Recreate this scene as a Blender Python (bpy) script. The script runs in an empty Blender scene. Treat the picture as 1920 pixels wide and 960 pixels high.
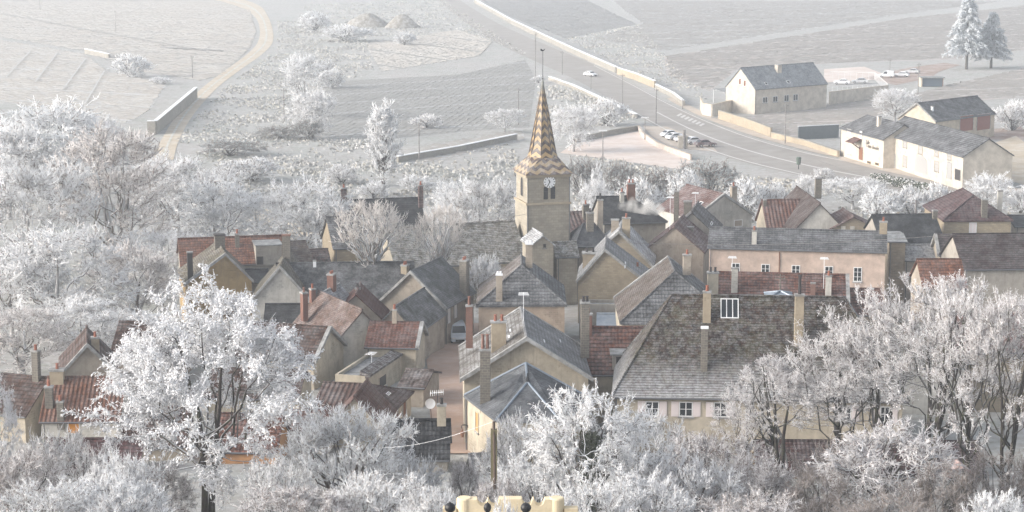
import bpy, bmesh, math, random
import numpy as np
from mathutils import Vector, Matrix, noise as mnoise
C = bpy.context.scene.collection
SC = bpy.context.scene
R_ = math.radians
# ---------------------------------------------------------------- camera, sky, sun, exposure
F = 3733.3                      # focal length in pixels of the 1920 px wide photograph
PITCH = math.atan(650 / F)
CZ = 41.0
cam = bpy.data.cameras.new('camera'); cam.lens = 70; cam.sensor_width = 36
cam.clip_start = 1; cam.clip_end = 6000
camo = bpy.data.objects.new('camera', cam); C.objects.link(camo)
camo.location = (0, 0, CZ); camo.rotation_euler = (math.pi / 2 - PITCH, 0, 0)
SC.camera = camo
SUN_AZ, SUN_EL = 256.0, 22.0    # clockwise from +Y, degrees
w = bpy.data.worlds.new('World'); SC.world = w; w.use_nodes = True
wt = w.node_tree; wt.nodes.clear()
sky = wt.nodes.new('ShaderNodeTexSky'); sky.sky_type = 'NISHITA'; sky.sun_disc = False
sky.sun_elevation = R_(SUN_EL); sky.sun_rotation = R_(SUN_AZ)
sky.air_density = 1.0; sky.dust_density = 4.0; sky.ozone_density = 1.0
hs = wt.nodes.new('ShaderNodeHueSaturation'); hs.inputs['Saturation'].default_value = 0.36
bg = wt.nodes.new('ShaderNodeBackground'); bg.inputs['Strength'].default_value = 0.15
wo = wt.nodes.new('ShaderNodeOutputWorld')
wt.links.new(sky.outputs[0], hs.inputs['Color']); wt.links.new(hs.outputs[0], bg.inputs[0]); wt.links.new(bg.outputs[0], wo.inputs[0])
sd = bpy.data.lights.new('sun', 'SUN'); sd.energy = .8; sd.angle = R_(28); sd.color = (1.0, .94, .87)
so = bpy.data.objects.new('sun', sd); C.objects.link(so); so.location = (-200, 100, 200)
_a = R_(SUN_AZ); _e = R_(SUN_EL)
sv = Vector((math.sin(_a) * math.cos(_e), math.cos(_a) * math.cos(_e), math.sin(_e)))
so.rotation_euler = sv.to_track_quat('Z', 'Y').to_euler()
SC.view_settings.view_transform = 'Standard'; SC.view_settings.look = 'None'
SC.view_settings.gamma = 1; SC.view_settings.exposure = 1.2
SC.render.engine = 'CYCLES'
cy = SC.cycles
cy.max_bounces = 6; cy.diffuse_bounces = 3; cy.glossy_bounces = 2; cy.transmission_bounces = 2
cy.volume_bounces = 1; cy.transparent_max_bounces = 4; cy.use_denoising = True
HAZE_DENSITY = 0.00045
# ---------------------------------------------------------------- pixel rays -> world points
SP, CP = math.sin(PITCH), math.cos(PITCH)
def ray(u, v):
    x = (u - 960) / F; y = (480 - v) / F
    return Vector((x, CP + y * SP, -SP + y * CP))
CAM = Vector((0, 0, CZ))
def at_z(u, v, z):
    d = ray(u, v); return CAM + d * ((z - CZ) / d.z)
def at_y(u, v, y):
    d = ray(u, v); return CAM + d * (y / d.y)
def pix(p):
    q = Vector(p) - CAM
    xc = q.x; zc = q.y * CP - q.z * SP; yc = q.y * SP + q.z * CP
    return (960 + F * xc / zc, 480 - F * yc / zc)
GY = [(-80, 39.3), (0, 39.3), (3, 39.0), (8, 36.9), (25, 31.5), (50, 23.2), (80, 13.2), (110, 5.6), (130, 1.6), (150, -.8), (185, -1.5), (200, -2.5), (230, -4), (9000, -4)]
def g(x, y):
    for (a, za), (b, zb) in zip(GY, GY[1:]):
        if y <= b:
            t = (y - a) / (b - a); return za + (zb - za) * max(0, t)
    return -4
def on_ground(u, v):
    d = ray(u, v); y = 20.0; 
    for k in range(6000):
        p = CAM + d * (y / d.y)
        if p.z <= g(p.x, y): return Vector((p.x, y, g(p.x, y)))
        y += .25
    return at_z(u, v, -4)
def scale_at(y, v=600): return F / (y / CP + 0)
# ---------------------------------------------------------------- object helpers
def tag(o, label=None, cat=None, group=None, kind=None):
    if label: o['label'] = label
    if cat: o['category'] = cat
    if group: o['group'] = group
    if kind: o['kind'] = kind
    return o
def thing(name, label, cat, loc=(0, 0, 0), rz=0, group=None):
    o = bpy.data.objects.new(name, None); C.objects.link(o); o.empty_display_size = .5
    o.location = loc; o.rotation_euler = (0, 0, rz)
    return tag(o, label, cat, group)
class MB:
    def __init__(s): s.v = []; s.f = []; s.m = []
    def face(s, pts, m=0):
        n = len(s.v); s.v += [tuple(p) for p in pts]; s.f.append(list(range(n, n + len(pts)))); s.m.append(m)
    def hexa(s, b, t, m=0):          # bottom ring and top ring of n points
        n = len(b); k = len(s.v); s.v += [tuple(p) for p in b] + [tuple(p) for p in t]
        s.f.append([k + i for i in range(n)][::-1]); s.f.append([k + n + i for i in range(n)])
        for i in range(n):
            j = (i + 1) % n; s.f.append([k + i, k + j, k + n + j, k + n + i])
        s.m += [m] * (n + 2)
    def box(s, x0, x1, y0, y1, z0, z1, m=0):
        s.hexa([(x0, y0, z0), (x1, y0, z0), (x1, y1, z0), (x0, y1, z0)], [(x0, y0, z1), (x1, y0, z1), (x1, y1, z1), (x0, y1, z1)], m)
    def tube(s, pts, r, n=6, m=0):
        pts = [Vector(p) for p in pts]; rr = r if isinstance(r, (list, tuple)) else [r] * len(pts)
        k = len(s.v)
        for i, p in enumerate(pts):
            t = (pts[min(i + 1, len(pts) - 1)] - pts[max(i - 1, 0)]).normalized()
            a = Vector((0, 0, 1)) if abs(t.z) < .9 else Vector((1, 0, 0))
            U = t.cross(a).normalized(); V = t.cross(U)
            for j in range(n):
                q = 2 * math.pi * j / n; s.v.append(tuple(p + (U * math.cos(q) + V * math.sin(q)) * rr[i]))
        for i in range(len(pts) - 1):
            for j in range(n):
                s.f.append([k + i * n + j, k + i * n + (j + 1) % n, k + (i + 1) * n + (j + 1) % n, k + (i + 1) * n + j]); s.m.append(m)
        s.f.append([k + j for j in range(n)][::-1]); s.f.append([k + (len(pts) - 1) * n + j for j in range(n)]); s.m += [m, m]
    def lathe(s, c, prof, n=10, m=0):
        c = Vector(c); k = len(s.v)
        for (r, z) in prof:
            for j in range(n):
                q = 2 * math.pi * j / n; s.v.append((c.x + r * math.cos(q), c.y + r * math.sin(q), c.z + z))
        for i in range(len(prof) - 1):
            for j in range(n):
                s.f.append([k + i * n + j, k + i * n + (j + 1) % n, k + (i + 1) * n + (j + 1) % n, k + (i + 1) * n + j]); s.m.append(m)
        s.f.append([k + j for j in range(n)][::-1]); s.f.append([k + (len(prof) - 1) * n + j for j in range(n)]); s.m += [m, m]
    def build(s, name, mats, parent=None, recalc=True, smooth=False, bevel=0):
        me = bpy.data.meshes.new(name); me.from_pydata(s.v, [], s.f)
        for m in (mats if isinstance(mats, (list, tuple)) else [mats]): me.materials.append(m)
        for p, m in zip(me.polygons, s.m): p.material_index = m; p.use_smooth = smooth
        if recalc:
            bm = bmesh.new(); bm.from_mesh(me)
            bmesh.ops.remove_doubles(bm, verts=bm.verts, dist=.0005)
            bmesh.ops.recalc_face_normals(bm, faces=bm.faces); bm.to_mesh(me); bm.free()
        uvl = me.uv_layers.new(name='uv')
        vs = me.vertices
        for p in me.polygons:
            n = p.normal
            if abs(n.z) > .985: U, V = Vector((1, 0, 0)), Vector((0, 1, 0))
            else:
                U = Vector((-n.y, n.x, 0)).normalized(); V = n.cross(U)
            for li in p.loop_indices:
                q = vs[me.loops[li].vertex_index].co; uvl.data[li].uv = (q.dot(U), q.dot(V))
        o = bpy.data.objects.new(name, me); C.objects.link(o)
        if parent: o.parent = parent
        if bevel:
            b = o.modifiers.new('bevel', 'BEVEL'); b.width = bevel; b.segments = 2; b.limit_method = 'ANGLE'
        return o
def sag(o, amp, cuts=7):
    bm = bmesh.new(); bm.from_mesh(o.data)
    bmesh.ops.subdivide_edges(bm, edges=[e for e in bm.edges if e.calc_length() > 1.5], cuts=cuts, use_grid_fill=True)
    for v in bm.verts:
        p = v.co; v.co.z += amp * (mnoise.noise(Vector((p.x * .22, p.y * .22, len(o.name) + amp * 90))) * 1.3 + mnoise.noise(Vector((p.x * .8, p.y * .8, 3.1))) * .35)
    bm.to_mesh(o.data); bm.free()
def np_mesh(name, parts, mats):
    """parts: list of (verts Nx3, faces MxK, material index)"""
    vs, loops, starts, mi = [], [], [], []; vo = 0; lo = 0
    for v, f, m in parts:
        if len(f) == 0: continue
        vs.append(v); loops.append((f + vo).ravel()); k = f.shape[1]
        starts.append(lo + np.arange(len(f)) * k)
        mi.append(np.full(len(f), m) if np.isscalar(m) else m)
        vo += len(v); lo += f.size
    v = np.concatenate(vs).astype(np.float32); l = np.concatenate(loops).astype(np.int32)
    st = np.concatenate(starts).astype(np.int32); mi = np.concatenate(mi).astype(np.int32)
    me = bpy.data.meshes.new(name)
    me.vertices.add(len(v)); me.vertices.foreach_set('co', v.ravel())
    me.loops.add(len(l)); me.loops.foreach_set('vertex_index', l)
    me.polygons.add(len(st)); me.polygons.foreach_set('loop_start', st)
    for m in mats: me.materials.append(m)
    me.polygons.foreach_set('material_index', mi)
    me.update(calc_edges=True)
    return me
def link(name, me, parent=None, loc=None):
    o = bpy.data.objects.new(name, me); C.objects.link(o)
    if parent: o.parent = parent
    if loc is not None: o.location = loc
    return o
# ---------------------------------------------------------------- materials
class NT:
    def __init__(s, name, rough=.8, spec=.3):
        s.mat = bpy.data.materials.new(name); s.mat.use_nodes = True; s.t = s.mat.node_tree
        s.b = s.t.nodes['Principled BSDF']; s.b.inputs['Roughness'].default_value = rough
        s.b.inputs['Specular IOR Level'].default_value = spec
    def n(s, typ, **kw):
        nd = s.t.nodes.new('ShaderNode' + typ)
        for k, v in kw.items():
            if hasattr(nd, k) and k not in ('Scale',): setattr(nd, k, v)
            else: s.put(nd.inputs[k.replace('_', ' ')], v)
        return nd
    def put(s, sock, v):
        if hasattr(v, 'bl_idname') and not hasattr(v, 'inputs'): s.t.links.new(v, sock)
        elif hasattr(v, 'inputs'): s.t.links.new(v.outputs[0], sock)
        elif isinstance(v, (tuple, list)) and len(v) == 3 and sock.type == 'RGBA': sock.default_value = (*v, 1)
        else: sock.default_value = v
    def math(s, op, a, b=0.0, clamp=False):
        nd = s.t.nodes.new('ShaderNodeMath'); nd.operation = op; nd.use_clamp = clamp
        s.put(nd.inputs[0], a); s.put(nd.inputs[1], b); return nd.outputs[0]
    def noise(s, vec, scale, detail=4, rough=.6):
        nd = s.t.nodes.new('ShaderNodeTexNoise'); nd.inputs['Scale'].default_value = scale
        nd.inputs['Detail'].default_value = detail; nd.inputs['Roughness'].default_value = rough
        s.put(nd.inputs['Vector'], vec); return nd.outputs[0]
    def ramp(s, x, a, b, va=0.0, vb=1.0):
        nd = s.t.nodes.new('ShaderNodeMapRange'); nd.clamp = True
        s.put(nd.inputs[0], x); nd.inputs[1].default_value = a; nd.inputs[2].default_value = b
        nd.inputs[3].default_value = va; nd.inputs[4].default_value = vb; return nd.outputs[0]
    def mix(s, f, a, b):
        nd = s.t.nodes.new('ShaderNodeMix'); nd.data_type = 'RGBA'
        s.put(nd.inputs[0], f); s.put(nd.inputs[6], a); s.put(nd.inputs[7], b); return nd.outputs[2]
    def coords(s, which): return s.n('TexCoord').outputs[which]
    def sep(s, vec):
        nd = s.t.nodes.new('ShaderNodeSeparateXYZ'); s.put(nd.inputs[0], vec); return nd.outputs
    def bump(s, h, strength=.5, dist=.05):
        nd = s.t.nodes.new('ShaderNodeBump'); nd.inputs['Strength'].default_value = strength; nd.inputs['Distance'].default_value = dist
        s.put(nd.inputs['Height'], h); s.t.links.new(nd.outputs[0], s.b.inputs['Normal'])
    def base(s, c): s.put(s.b.inputs['Base Color'], c)
def k(c, f): return tuple(min(1, x * f) for x in c)
FROST = (.74, .76, .79)
def m_plain(name, col, rough=.75, var=.25, scale=4.0, frost=0.0, fs=1.2, metal=0.0):
    t = NT(name, rough); o = t.coords('Object')
    c = t.mix(t.noise(o, scale, 6), k(col, 1 - var), k(col, 1 + var))
    if frost: c = t.mix(t.math('MULTIPLY', t.ramp(t.noise(o, fs, 8, .7), .42, .68), frost), c, FROST)
    t.base(c); t.bump(t.noise(o, scale * 3, 4), .25, .03); t.b.inputs['Metallic'].default_value = metal
    return t.mat
def m_stucco(name, col, stain=(.16, .135, .11), amt=.55):
    t = NT(name, .9); uv = t.coords('UV'); o = t.coords('Object')
    c = t.mix(t.ramp(t.noise(o, .7, 9, .7), .3, .7), k(col, .66), k(col, 1.14))
    mp = t.n('Mapping'); t.put(mp.inputs['Vector'], uv); mp.inputs['Scale'].default_value = (2.2, .22, 1)
    c = t.mix(t.math('MULTIPLY', t.ramp(t.noise(mp.outputs[0], 1, 6, .7), .52, .75), amt), c, stain)
    c = t.mix(t.math('MULTIPLY', t.ramp(t.noise(o, .55, 7, .7), .55, .7), amt * .8), c, k(col, .55))
    if amt > .3:
        b = t.n('TexBrick', Scale=1.0); t.put(b.inputs['Vector'], uv); b.inputs['Brick Width'].default_value = .42; b.inputs['Row Height'].default_value = .2; b.inputs['Mortar Size'].default_value = .02
        t.put(b.inputs['Color1'], k(col, .75)); t.put(b.inputs['Color2'], k(col, .5)); t.put(b.inputs['Mortar'], k(col, .8))
        c = t.mix(t.ramp(t.noise(o, .42, 8, .68), .54, .60, 0, .8), c, b.outputs[0])
        c = t.mix(t.ramp(t.noise(o, .3, 6, .7), .5, .66, 0, .45), c, k(col, 1.3))
    t.base(c); t.bump(t.noise(o, 14, 5), .3, .02); return t.mat
def m_stone(name, c1, c2, w=.45, h=.2, mort=(.3, .27, .22)):
    t = NT(name, .9); uv = t.coords('UV'); o = t.coords('Object')
    wob = t.n('VectorMath', operation='ADD'); t.put(wob.inputs[0], uv)
    ns = t.n('TexNoise', Scale=1.6); t.put(ns.inputs['Vector'], uv)
    sc = t.n('VectorMath', operation='SCALE'); t.put(sc.inputs[0], ns.outputs[1]); sc.inputs['Scale'].default_value = .12; t.put(wob.inputs[1], sc.outputs[0])
    b = t.n('TexBrick', Scale=1.0); t.put(b.inputs['Vector'], wob.outputs[0])
    b.inputs['Brick Width'].default_value = w; b.inputs['Row Height'].default_value = h; b.inputs['Mortar Size'].default_value = .016
    t.put(b.inputs['Color1'], c1); t.put(b.inputs['Color2'], c2); t.put(b.inputs['Mortar'], mort)
    c = t.mix(t.noise(o, .8, 8, .7), k(c1, .45), b.outputs[0])
    c = t.mix(t.ramp(t.noise(o, .35, 8, .7), .4, .65, 0, .75), c, b.outputs[0])
    t.base(c); t.bump(t.math('SUBTRACT', t.noise(o, 6, 5), b.outputs[1]), .5, .05); return t.mat
def m_roof(name, c1, c2, frost=.25, tw=.22, th=.3, mode='flat', line=.35, frost_low=None, moss=0, fscale=.55, rough=.72, dk=.5, contrast=1.0):
    c1, c2 = k(c1, dk), k(c2, dk)
    t = NT(name, rough + .12, .12); uv = t.coords('UV'); o = t.coords('Object')
    b = t.n('TexBrick', Scale=1.0); t.put(b.inputs['Vector'], uv); b.offset = 0 if mode in ('pan', 'ribs') else .5
    b.inputs['Brick Width'].default_value = tw; b.inputs['Row Height'].default_value = th; b.inputs['Mortar Size'].default_value = .012
    b.inputs['Mortar Smooth'].default_value = .4
    t.put(b.inputs['Color1'], k(c1, 1 + .35 * contrast)); t.put(b.inputs['Color2'], k(c2, 1 - .35 * contrast)); t.put(b.inputs['Mortar'], k(c2, line))
    c = b.outputs[0]; h = t.math('SUBTRACT', 1.0, b.outputs[1]); s = t.sep(uv)
    wob = t.math('MULTIPLY', t.noise(o, 1.3, 3), .12)
    row = t.math('FRACT', t.math('DIVIDE', t.math('ADD', s[1], wob), th)); rl = t.ramp(row, .02, .34)  # row and groove darkening: overlap shade between tiles put into the colour
    if mode in ('ribs', 'pan'):
        wv = t.math('ADD', t.math('MULTIPLY', t.math('SINE', t.math('MULTIPLY', s[0], 2 * math.pi / tw)), .5), .5)
        if mode == 'pan': c = t.mix(t.ramp(wv, .0, .35, .55, 0), c, k(c2, line)); c = t.mix(t.ramp(row, .04, .42, .95, 0), c, k(c2, line * .8))
        else:
            p = t.math('POWER', wv, 5); c = t.mix(t.ramp(p, .35, .8, 0, .8), t.mix(t.noise(o, 2.2, 5), k(c1, 1.1), k(c2, .9)), k(c2, 1.9)); c = t.mix(t.ramp(wv, .0, .25, .6, 0), c, k(c2, .4)); c = t.mix(t.ramp(row, .02, .3, .55, 0), c, k(c2, line))
        h = t.math('ADD', t.math('MULTIPLY', wv, .5 if mode == 'pan' else 1.4), rl)
    else:
        c = t.mix(t.ramp(row, .02, .34, .7 if contrast < 1.2 else .4, 0), c, k(c2, line)); h = t.math('ADD', h, rl)
    c = t.mix(t.ramp(t.noise(o, .9, 8, .7), .4, .72, 0, .5 * contrast), c, k(c2, .45))
    c = t.mix(t.ramp(t.noise(o, 2.3, 8, .75), .5, .7, 0, .55 * contrast), c, k(c1, 1.9))
    if moss: c = t.mix(t.math('MULTIPLY', t.ramp(t.noise(o, .8, 7, .7), .45, .62), moss), c, (.10, .09, .035))
    if frost:
        fm = t.math('MULTIPLY', t.ramp(t.noise(o, fscale, 12, .82), .43, .62), frost)
        fm = t.math('MULTIPLY', fm, t.math('MULTIPLY', t.ramp(row, .02, .34, .25, 1), t.ramp(t.noise(o, 7, 3), .3, .6, .4, 1)))
        c = t.mix(fm, c, FROST)
    if frost_low:
        lo = t.math('MULTIPLY', t.ramp(t.math('ADD', s[1], t.math('MULTIPLY', t.noise(o, .5, 6), 2.2)), frost_low[1], frost_low[0]), t.math('MULTIPLY', t.ramp(t.noise(uv, 2.6, 8, .85), .36, .6, .1, .7), t.ramp(row, .02, .4, .2, 1)))
        c = t.mix(lo, c, k(FROST, .8))
    t.base(c); t.bump(t.math('ADD', h, t.math('MULTIPLY', t.noise(o, 5, 5), .7)), .8, .06); return t.mat
def m_frost(name, col=(.92, .93, .95), var=.12, twig=None):
    t = NT(name, .75, .25); o = t.coords('Object'); oi = t.n('ObjectInfo')
    c = t.mix(t.noise(o, .9, 4), k(col, 1 - var * 1.4), k(col, 1 + var * .5))
    t.base(t.mix(t.math('MULTIPLY', oi.outputs['Random'], .16), c, (.66, .60, .58))); return t.mat
def m_bark(name, col=(.06, .05, .045), frost=.55, lo=.1, hi=.7):
    t = NT(name, .9); o = t.coords('Object'); nz = t.sep(t.n('NewGeometry').outputs['Normal'])[2]
    c = t.mix(t.noise(o, 5, 6, .7), k(col, .6), k(col, 1.7))
    c = t.mix(t.ramp(t.noise(o, 2.2, 6), .5, .62, 0, .5), c, (.07, .08, .03))
    f = t.math('MULTIPLY', t.ramp(t.math('ADD', nz, t.math('MULTIPLY', t.noise(o, 4, 4), .6)), lo + .3, hi + .3), frost)
    t.base(t.mix(f, c, FROST)); t.bump(t.noise(o, 12, 5), .5, .03); return t.mat
def m_field(name, soil, amount, ang, spacing, stripe=.6, tint=FROST, fs=.25):
    t = NT(name, .9); o = t.coords('Object'); p = t.sep(o); a = R_(ang)
    d = t.math('ADD', t.math('MULTIPLY', p[0], -math.sin(a)), t.math('MULTIPLY', p[1], math.cos(a)))
    wv = t.math('ADD', t.math('MULTIPLY', t.math('SINE', t.math('MULTIPLY', d, 2 * math.pi / spacing)), .5), .5)
    nb = t.noise(o, fs, 10, .75); nf = t.noise(o, 1.7, 8, .8)
    f = t.math('ADD', t.math('MULTIPLY', wv, stripe * .5), t.math('ADD', t.math('MULTIPLY', nf, .9), t.math('MULTIPLY', nb, .7)))
    f = t.ramp(f, 1.25 - amount, 1.75 - amount)
    c = t.mix(t.noise(o, .6, 6), k(soil, .7), k(soil, 1.3))
    c = t.mix(t.math('MULTIPLY', f, .85), c, tint)
    bd = t.math('FRACT', t.math('DIVIDE', t.math('ADD', d, t.math('MULTIPLY', t.noise(o, .03, 3), 6.0)), spacing * 6.5)); c = t.mix(t.ramp(bd, .0, .1, .6, 0), c, k(tint, .8))
    bd2 = t.math('FRACT', t.math('DIVIDE', d, spacing * 17)); c = t.mix(t.ramp(bd2, .1, .35, .45, 0), c, k(soil, .9))
    lines = t.ramp(t.noise(o, .05, 5), .45, .6)
    t.base(t.mix(t.math('MULTIPLY', lines, .25), c, k(soil, 1.4))); t.bump(nf, .6, .12); return t.mat
def m_simple(name, col, rough=.5, metal=0, emit=0, spec=.5):
    t = NT(name, rough, spec); t.base(tuple(col)); t.b.inputs['Metallic'].default_value = metal; return t.mat
# ---------------------------------------------------------------- setting: ground, fields, roads
def zs(poly): return [at_z(u, v, -4) for u, v in poly]
xs = np.unique(np.concatenate([np.arange(-140, 141, 4), np.array([-1500, -1000, -700, -500, -350, -250, -190, 190, 250, 350, 500, 700, 1000, 1500])]))
ys = np.unique(np.concatenate([np.arange(-60, 236, 4), np.array([8, 25, 50, 110, 130, 150, 185, 230, 260, 300, 400, 600, 900, 1300, 2000, 3000])]))
rg = np.random.default_rng(3)
tv = []
for y in ys:
    for x in xs: tv.append((x, y, g(x, y) + (rg.uniform(-.18, .18) if y < 145 and y > 60 else 0)))
nx = len(xs); tf = [[j * nx + i, j * nx + i + 1, (j + 1) * nx + i + 1, (j + 1) * nx + i] for j in range(len(ys) - 1) for i in range(nx - 1)]
t = NT('frosted ground', .95); o = t.coords('Object')
c = t.mix(t.ramp(t.noise(o, .06, 8, .7), .35, .65), (.20, .19, .15), (.25, .215, .175))
c = t.mix(t.ramp(t.noise(o, .11, 6, .7), .5, .62, 0, .7), c, (.12, .135, .075))
c = t.mix(t.ramp(t.noise(o, .9, 10, .8), .36, .64, .2, .68), c, k(FROST, .75))
t.base(c); t.bump(t.noise(o, 1.5, 8, .8), .8, .3); GROUND = t.mat
me = bpy.data.meshes.new('ground'); me.from_pydata(tv, [], tf); me.materials.append(GROUND)
tag(link('ground', me), kind='structure')
M_TRACK = m_plain('sandy track', (.45, .38, .285), .95, .25, .5, .3, .3)
M_ROAD = m_plain('cold asphalt', (.27, .25, .23), .85, .2, .35, .12, .2)
M_LOT = m_plain('gravel lot', (.55, .47, .42), .95, .15, .4, .3, .2)
M_PAVE = m_plain('pavement', (.42, .36, .30), .9, .2, .6, .2, .4)
M_PAINT = m_plain('road paint', (.52, .51, .49), .7, .1, 2)
M_EARTH = m_plain('brown earth', (.27, .19, .15), .95, .3, .5, .35, .25)
M_STREET = m_plain('reddish paving', (.37, .26, .20), .85, .3, .35, .12, .5)
M_WALL = m_stone('field wall stone', (.40, .38, .34), (.31, .29, .26))
M_WALLW = m_stone('pale warm wall', (.50, .42, .31), (.42, .34, .25))
def sheet(name, pts, m, off=.03, kind='structure'):
    b = MB(); b.face([(p.x, p.y, p.z + off) for p in pts]); o = b.build(name, m)
    if o.data.polygons[0].normal.z < 0: o.data.flip_normals()
    return tag(o, kind=kind)
def strip(name, pairs, m, off=.03, n=6):
    """pairs: (uL, vL, uR, vR) pixel edges on the flat plain"""
    b = MB(); P = [(at_z(a, c, -4), at_z(d, e, -4)) for a, c, d, e in pairs]; Q = []
    for i in range(len(P) - 1):
        for q in range(n):
            s = q / n; w4 = [P[max(i - 1, 0)], P[i], P[i + 1], P[min(i + 2, len(P) - 1)]]
            def cr(e): 
                a, b_, c_, d_ = [w_[e] for w_ in w4]
                return .5 * ((2 * b_) + (c_ - a) * s + (2 * a - 5 * b_ + 4 * c_ - d_) * s * s + (3 * b_ - a - 3 * c_ + d_) * s ** 3)
            Q.append((cr(0), cr(1)))
    Q.append(P[-1])
    for (a, b2), (c2, d2) in zip(Q, Q[1:]):
        b.face([(p.x, p.y, p.z + off) for p in (a, b2, d2, c2)])
    o = b.build(name, m)
    if sum(p.normal.z for p in o.data.polygons) < 0: o.data.flip_normals()
    return tag(o, kind='structure')
strip('track', [(283, 300, 325, 300), (303, 262, 336, 262), (325, 225, 358, 222), (352, 190, 385, 188), (385, 160, 415, 158), (425, 130, 455, 128), (462, 103, 490, 103), (483, 80, 511, 80), (487, 55, 511, 55), (478, 32, 502, 30), (450, 14, 485, 10), (400, 0, 440, -4), (330, -10, 365, -14)], M_TRACK, .05)
TRK = [(283, 300, 325, 300), (303, 262, 336, 262), (325, 225, 358, 222), (352, 190, 385, 188), (385, 160, 415, 158), (425, 130, 455, 128), (462, 103, 490, 103), (483, 80, 511, 80), (487, 55, 511, 55), (478, 32, 502, 30), (450, 14, 485, 10), (400, 0, 440, -4)]
strip('verge', [(a + (c - a) * .42, b + (d - b) * .42, a + (c - a) * .56, b + (d - b) * .56) for a, b, c, d in TRK], m_plain('grassy middle', (.40, .38, .31), .95, .3, .8, .7, .5), .075)
strip('path', [(470, 398, 500, 392), (490, 425, 545, 415), (540, 452, 600, 440)], M_TRACK, .05)
RL = [(800, -12), (838, 15), (890, 55), (950, 90), (1010, 118), (1080, 150), (1150, 190), (1215, 228), (1295, 270), (1380, 300), (1480, 325), (1600, 350), (1760, 372), (1940, 392)]
RR = [(845, -12), (880, 12), (930, 42), (990, 70), (1052, 96), (1115, 122), (1180, 155), (1250, 192), (1315, 222), (1400, 255), (1500, 283), (1620, 308), (1770, 338), (1940, 366)]
strip('road', [(a[0], a[1], b[0], b[1]) for a, b in zip(RL, RR)], M_ROAD, .05)
def lerp(a, b, t): return (a[0] + (b[0] - a[0]) * t, a[1] + (b[1] - a[1]) * t)
def mark(t0, wd, i0, i1, nm='road_marking'):
    return strip(nm, [(*lerp(RL[i], RR[i], t0), *lerp(RL[i], RR[i], t0 + wd)) for i in range(i0, i1)], M_PAINT, .065)
mark(.46, .035, 7, 13); mark(.04, .03, 6, 13); mark(.95, .025, 5, 13)
b = MB()
for i in range(7):                                             # zebra crossing by the curved wall
    p = [at_z(1268 + i * 7 + dx, 217 + i * 3.1 + dy, -4) for dx, dy in ((0, 0), (4, 1.8), (12, -2.4), (8, -4.2))]
    b.face([(q.x, q.y, q.z + .075) for q in p])
o = b.build('road_marking', M_PAINT); tag(o, kind='structure')
strip('pavement', [(1250, 186, 1262, 182), (1312, 218, 1330, 216), (1395, 250, 1415, 246), (1500, 280, 1520, 272), (1575, 297, 1580, 290)], M_PAVE, .11)
strip('pavement', [(1572, 300, 1578, 294), (1655, 321, 1660, 312), (1800, 350, 1806, 338), (1920, 368, 1920, 356)], M_PAVE, .11)
sheet('parking_lot', zs([(1050, 287), (1078, 268), (1200, 246), (1246, 283), (1300, 303), (1275, 318), (1150, 300)]), M_LOT, .04)
sheet('parking_lot', zs([(1205, 236), (1250, 238), (1330, 268), (1345, 285), (1296, 281), (1250, 272), (1222, 256)]), M_PAVE, .06)
sheet('driveway', zs([(1620, 146), (1700, 128), (1770, 118), (1800, 122), (1760, 135), (1745, 146), (1680, 160)]), M_EARTH, .05)
sheet('courtyard', zs([(1545, 155), (1640, 150), (1660, 140), (1620, 125), (1545, 130)]), M_LOT, .05)
sheet('courtyard', zs([(1858, 330), (1858, 270), (1905, 255), (1990, 320), (1940, 352)]), M_TRACK, .05)
sheet('path', zs([(1835, 262), (1835, 245), (1990, 230), (1990, 262)]), M_EARTH, .045)
# street between the houses
b = MB()
st = [(157, -6.6, -3.55), (163, -6.9, -3.3), (170, -7.3, -3.2), (178, -7.6, -3.6), (186, -8.2, -3.6), (194, -7.4, -2.9), (202, -5.9, -1.2), (210, -4.4, .4)]
for (y0, l0, r0), (y1, l1, r1) in zip(st, st[1:]):
    b.face([(l0, y0, g(0, y0) + .12), (r0, y0, g(0, y0) + .12), (r1, y1, g(0, y1) + .12), (l1, y1, g(0, y1) + .12)])
tag(b.build('street', M_STREET), kind='structure')
sheet('street', [Vector((-7.6, 150, -.82)), Vector((-2.6, 150, -.82)), Vector((-3.55, 157, -.95)), Vector((-6.6, 157, -.95))], M_STREET, .12)
# ---- vineyards: a sheet of soil and one mass of vines per plot
M_V1 = m_field('vineyard soil pale', (.235, .23, .215), .26, 35, 3.0)
M_V2 = m_field('vineyard soil brown', (.30, .255, .225), .40, 20, 3.2)
M_V3 = m_field('vineyard soil grey', (.33, .325, .31), .36, -35, 3.0)
M_VT = m_frost('frosted vine', (.47, .47, .46)); M_VB = m_plain('vine wood', (.27, .235, .205), .9, .3, 2)
M_VG = m_plain('frosted dry grass', (.42, .39, .33), .9, .3, 1.0, .5, .5)
def m_vine(name, frost):
    t = NT(name, .9); o = t.coords('Object'); nz = t.sep(t.n('NewGeometry').outputs['Normal'])[2]
    c = t.mix(t.noise(o, 1.1, 4), (.27, .245, .22), (.36, .335, .31)); f = t.ramp(t.math('ADD', t.noise(o, 1.6, 7, .8), t.math('MULTIPLY', t.noise(o, .07, 5, .7), .5)), .95 - frost, 1.2 - frost, .1, .9)
    t.base(t.mix(f, c, (.40, .405, .40))); return t.mat
M_VINE = {True: m_vine('frosted vine rows', .27), False: m_vine('brown vine rows', .2)}
def inpoly(x, y, poly):
    r = np.zeros(len(x), bool); n = len(poly)
    for i in range(n):
        x0, y0 = poly[i]; x1, y1 = poly[(i + 1) % n]
        c = ((y0 > y) != (y1 > y)); r ^= c & (x < (x1 - x0) * (y - y0) / ((y1 - y0) or 1e-9) + x0)
    return r
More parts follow.
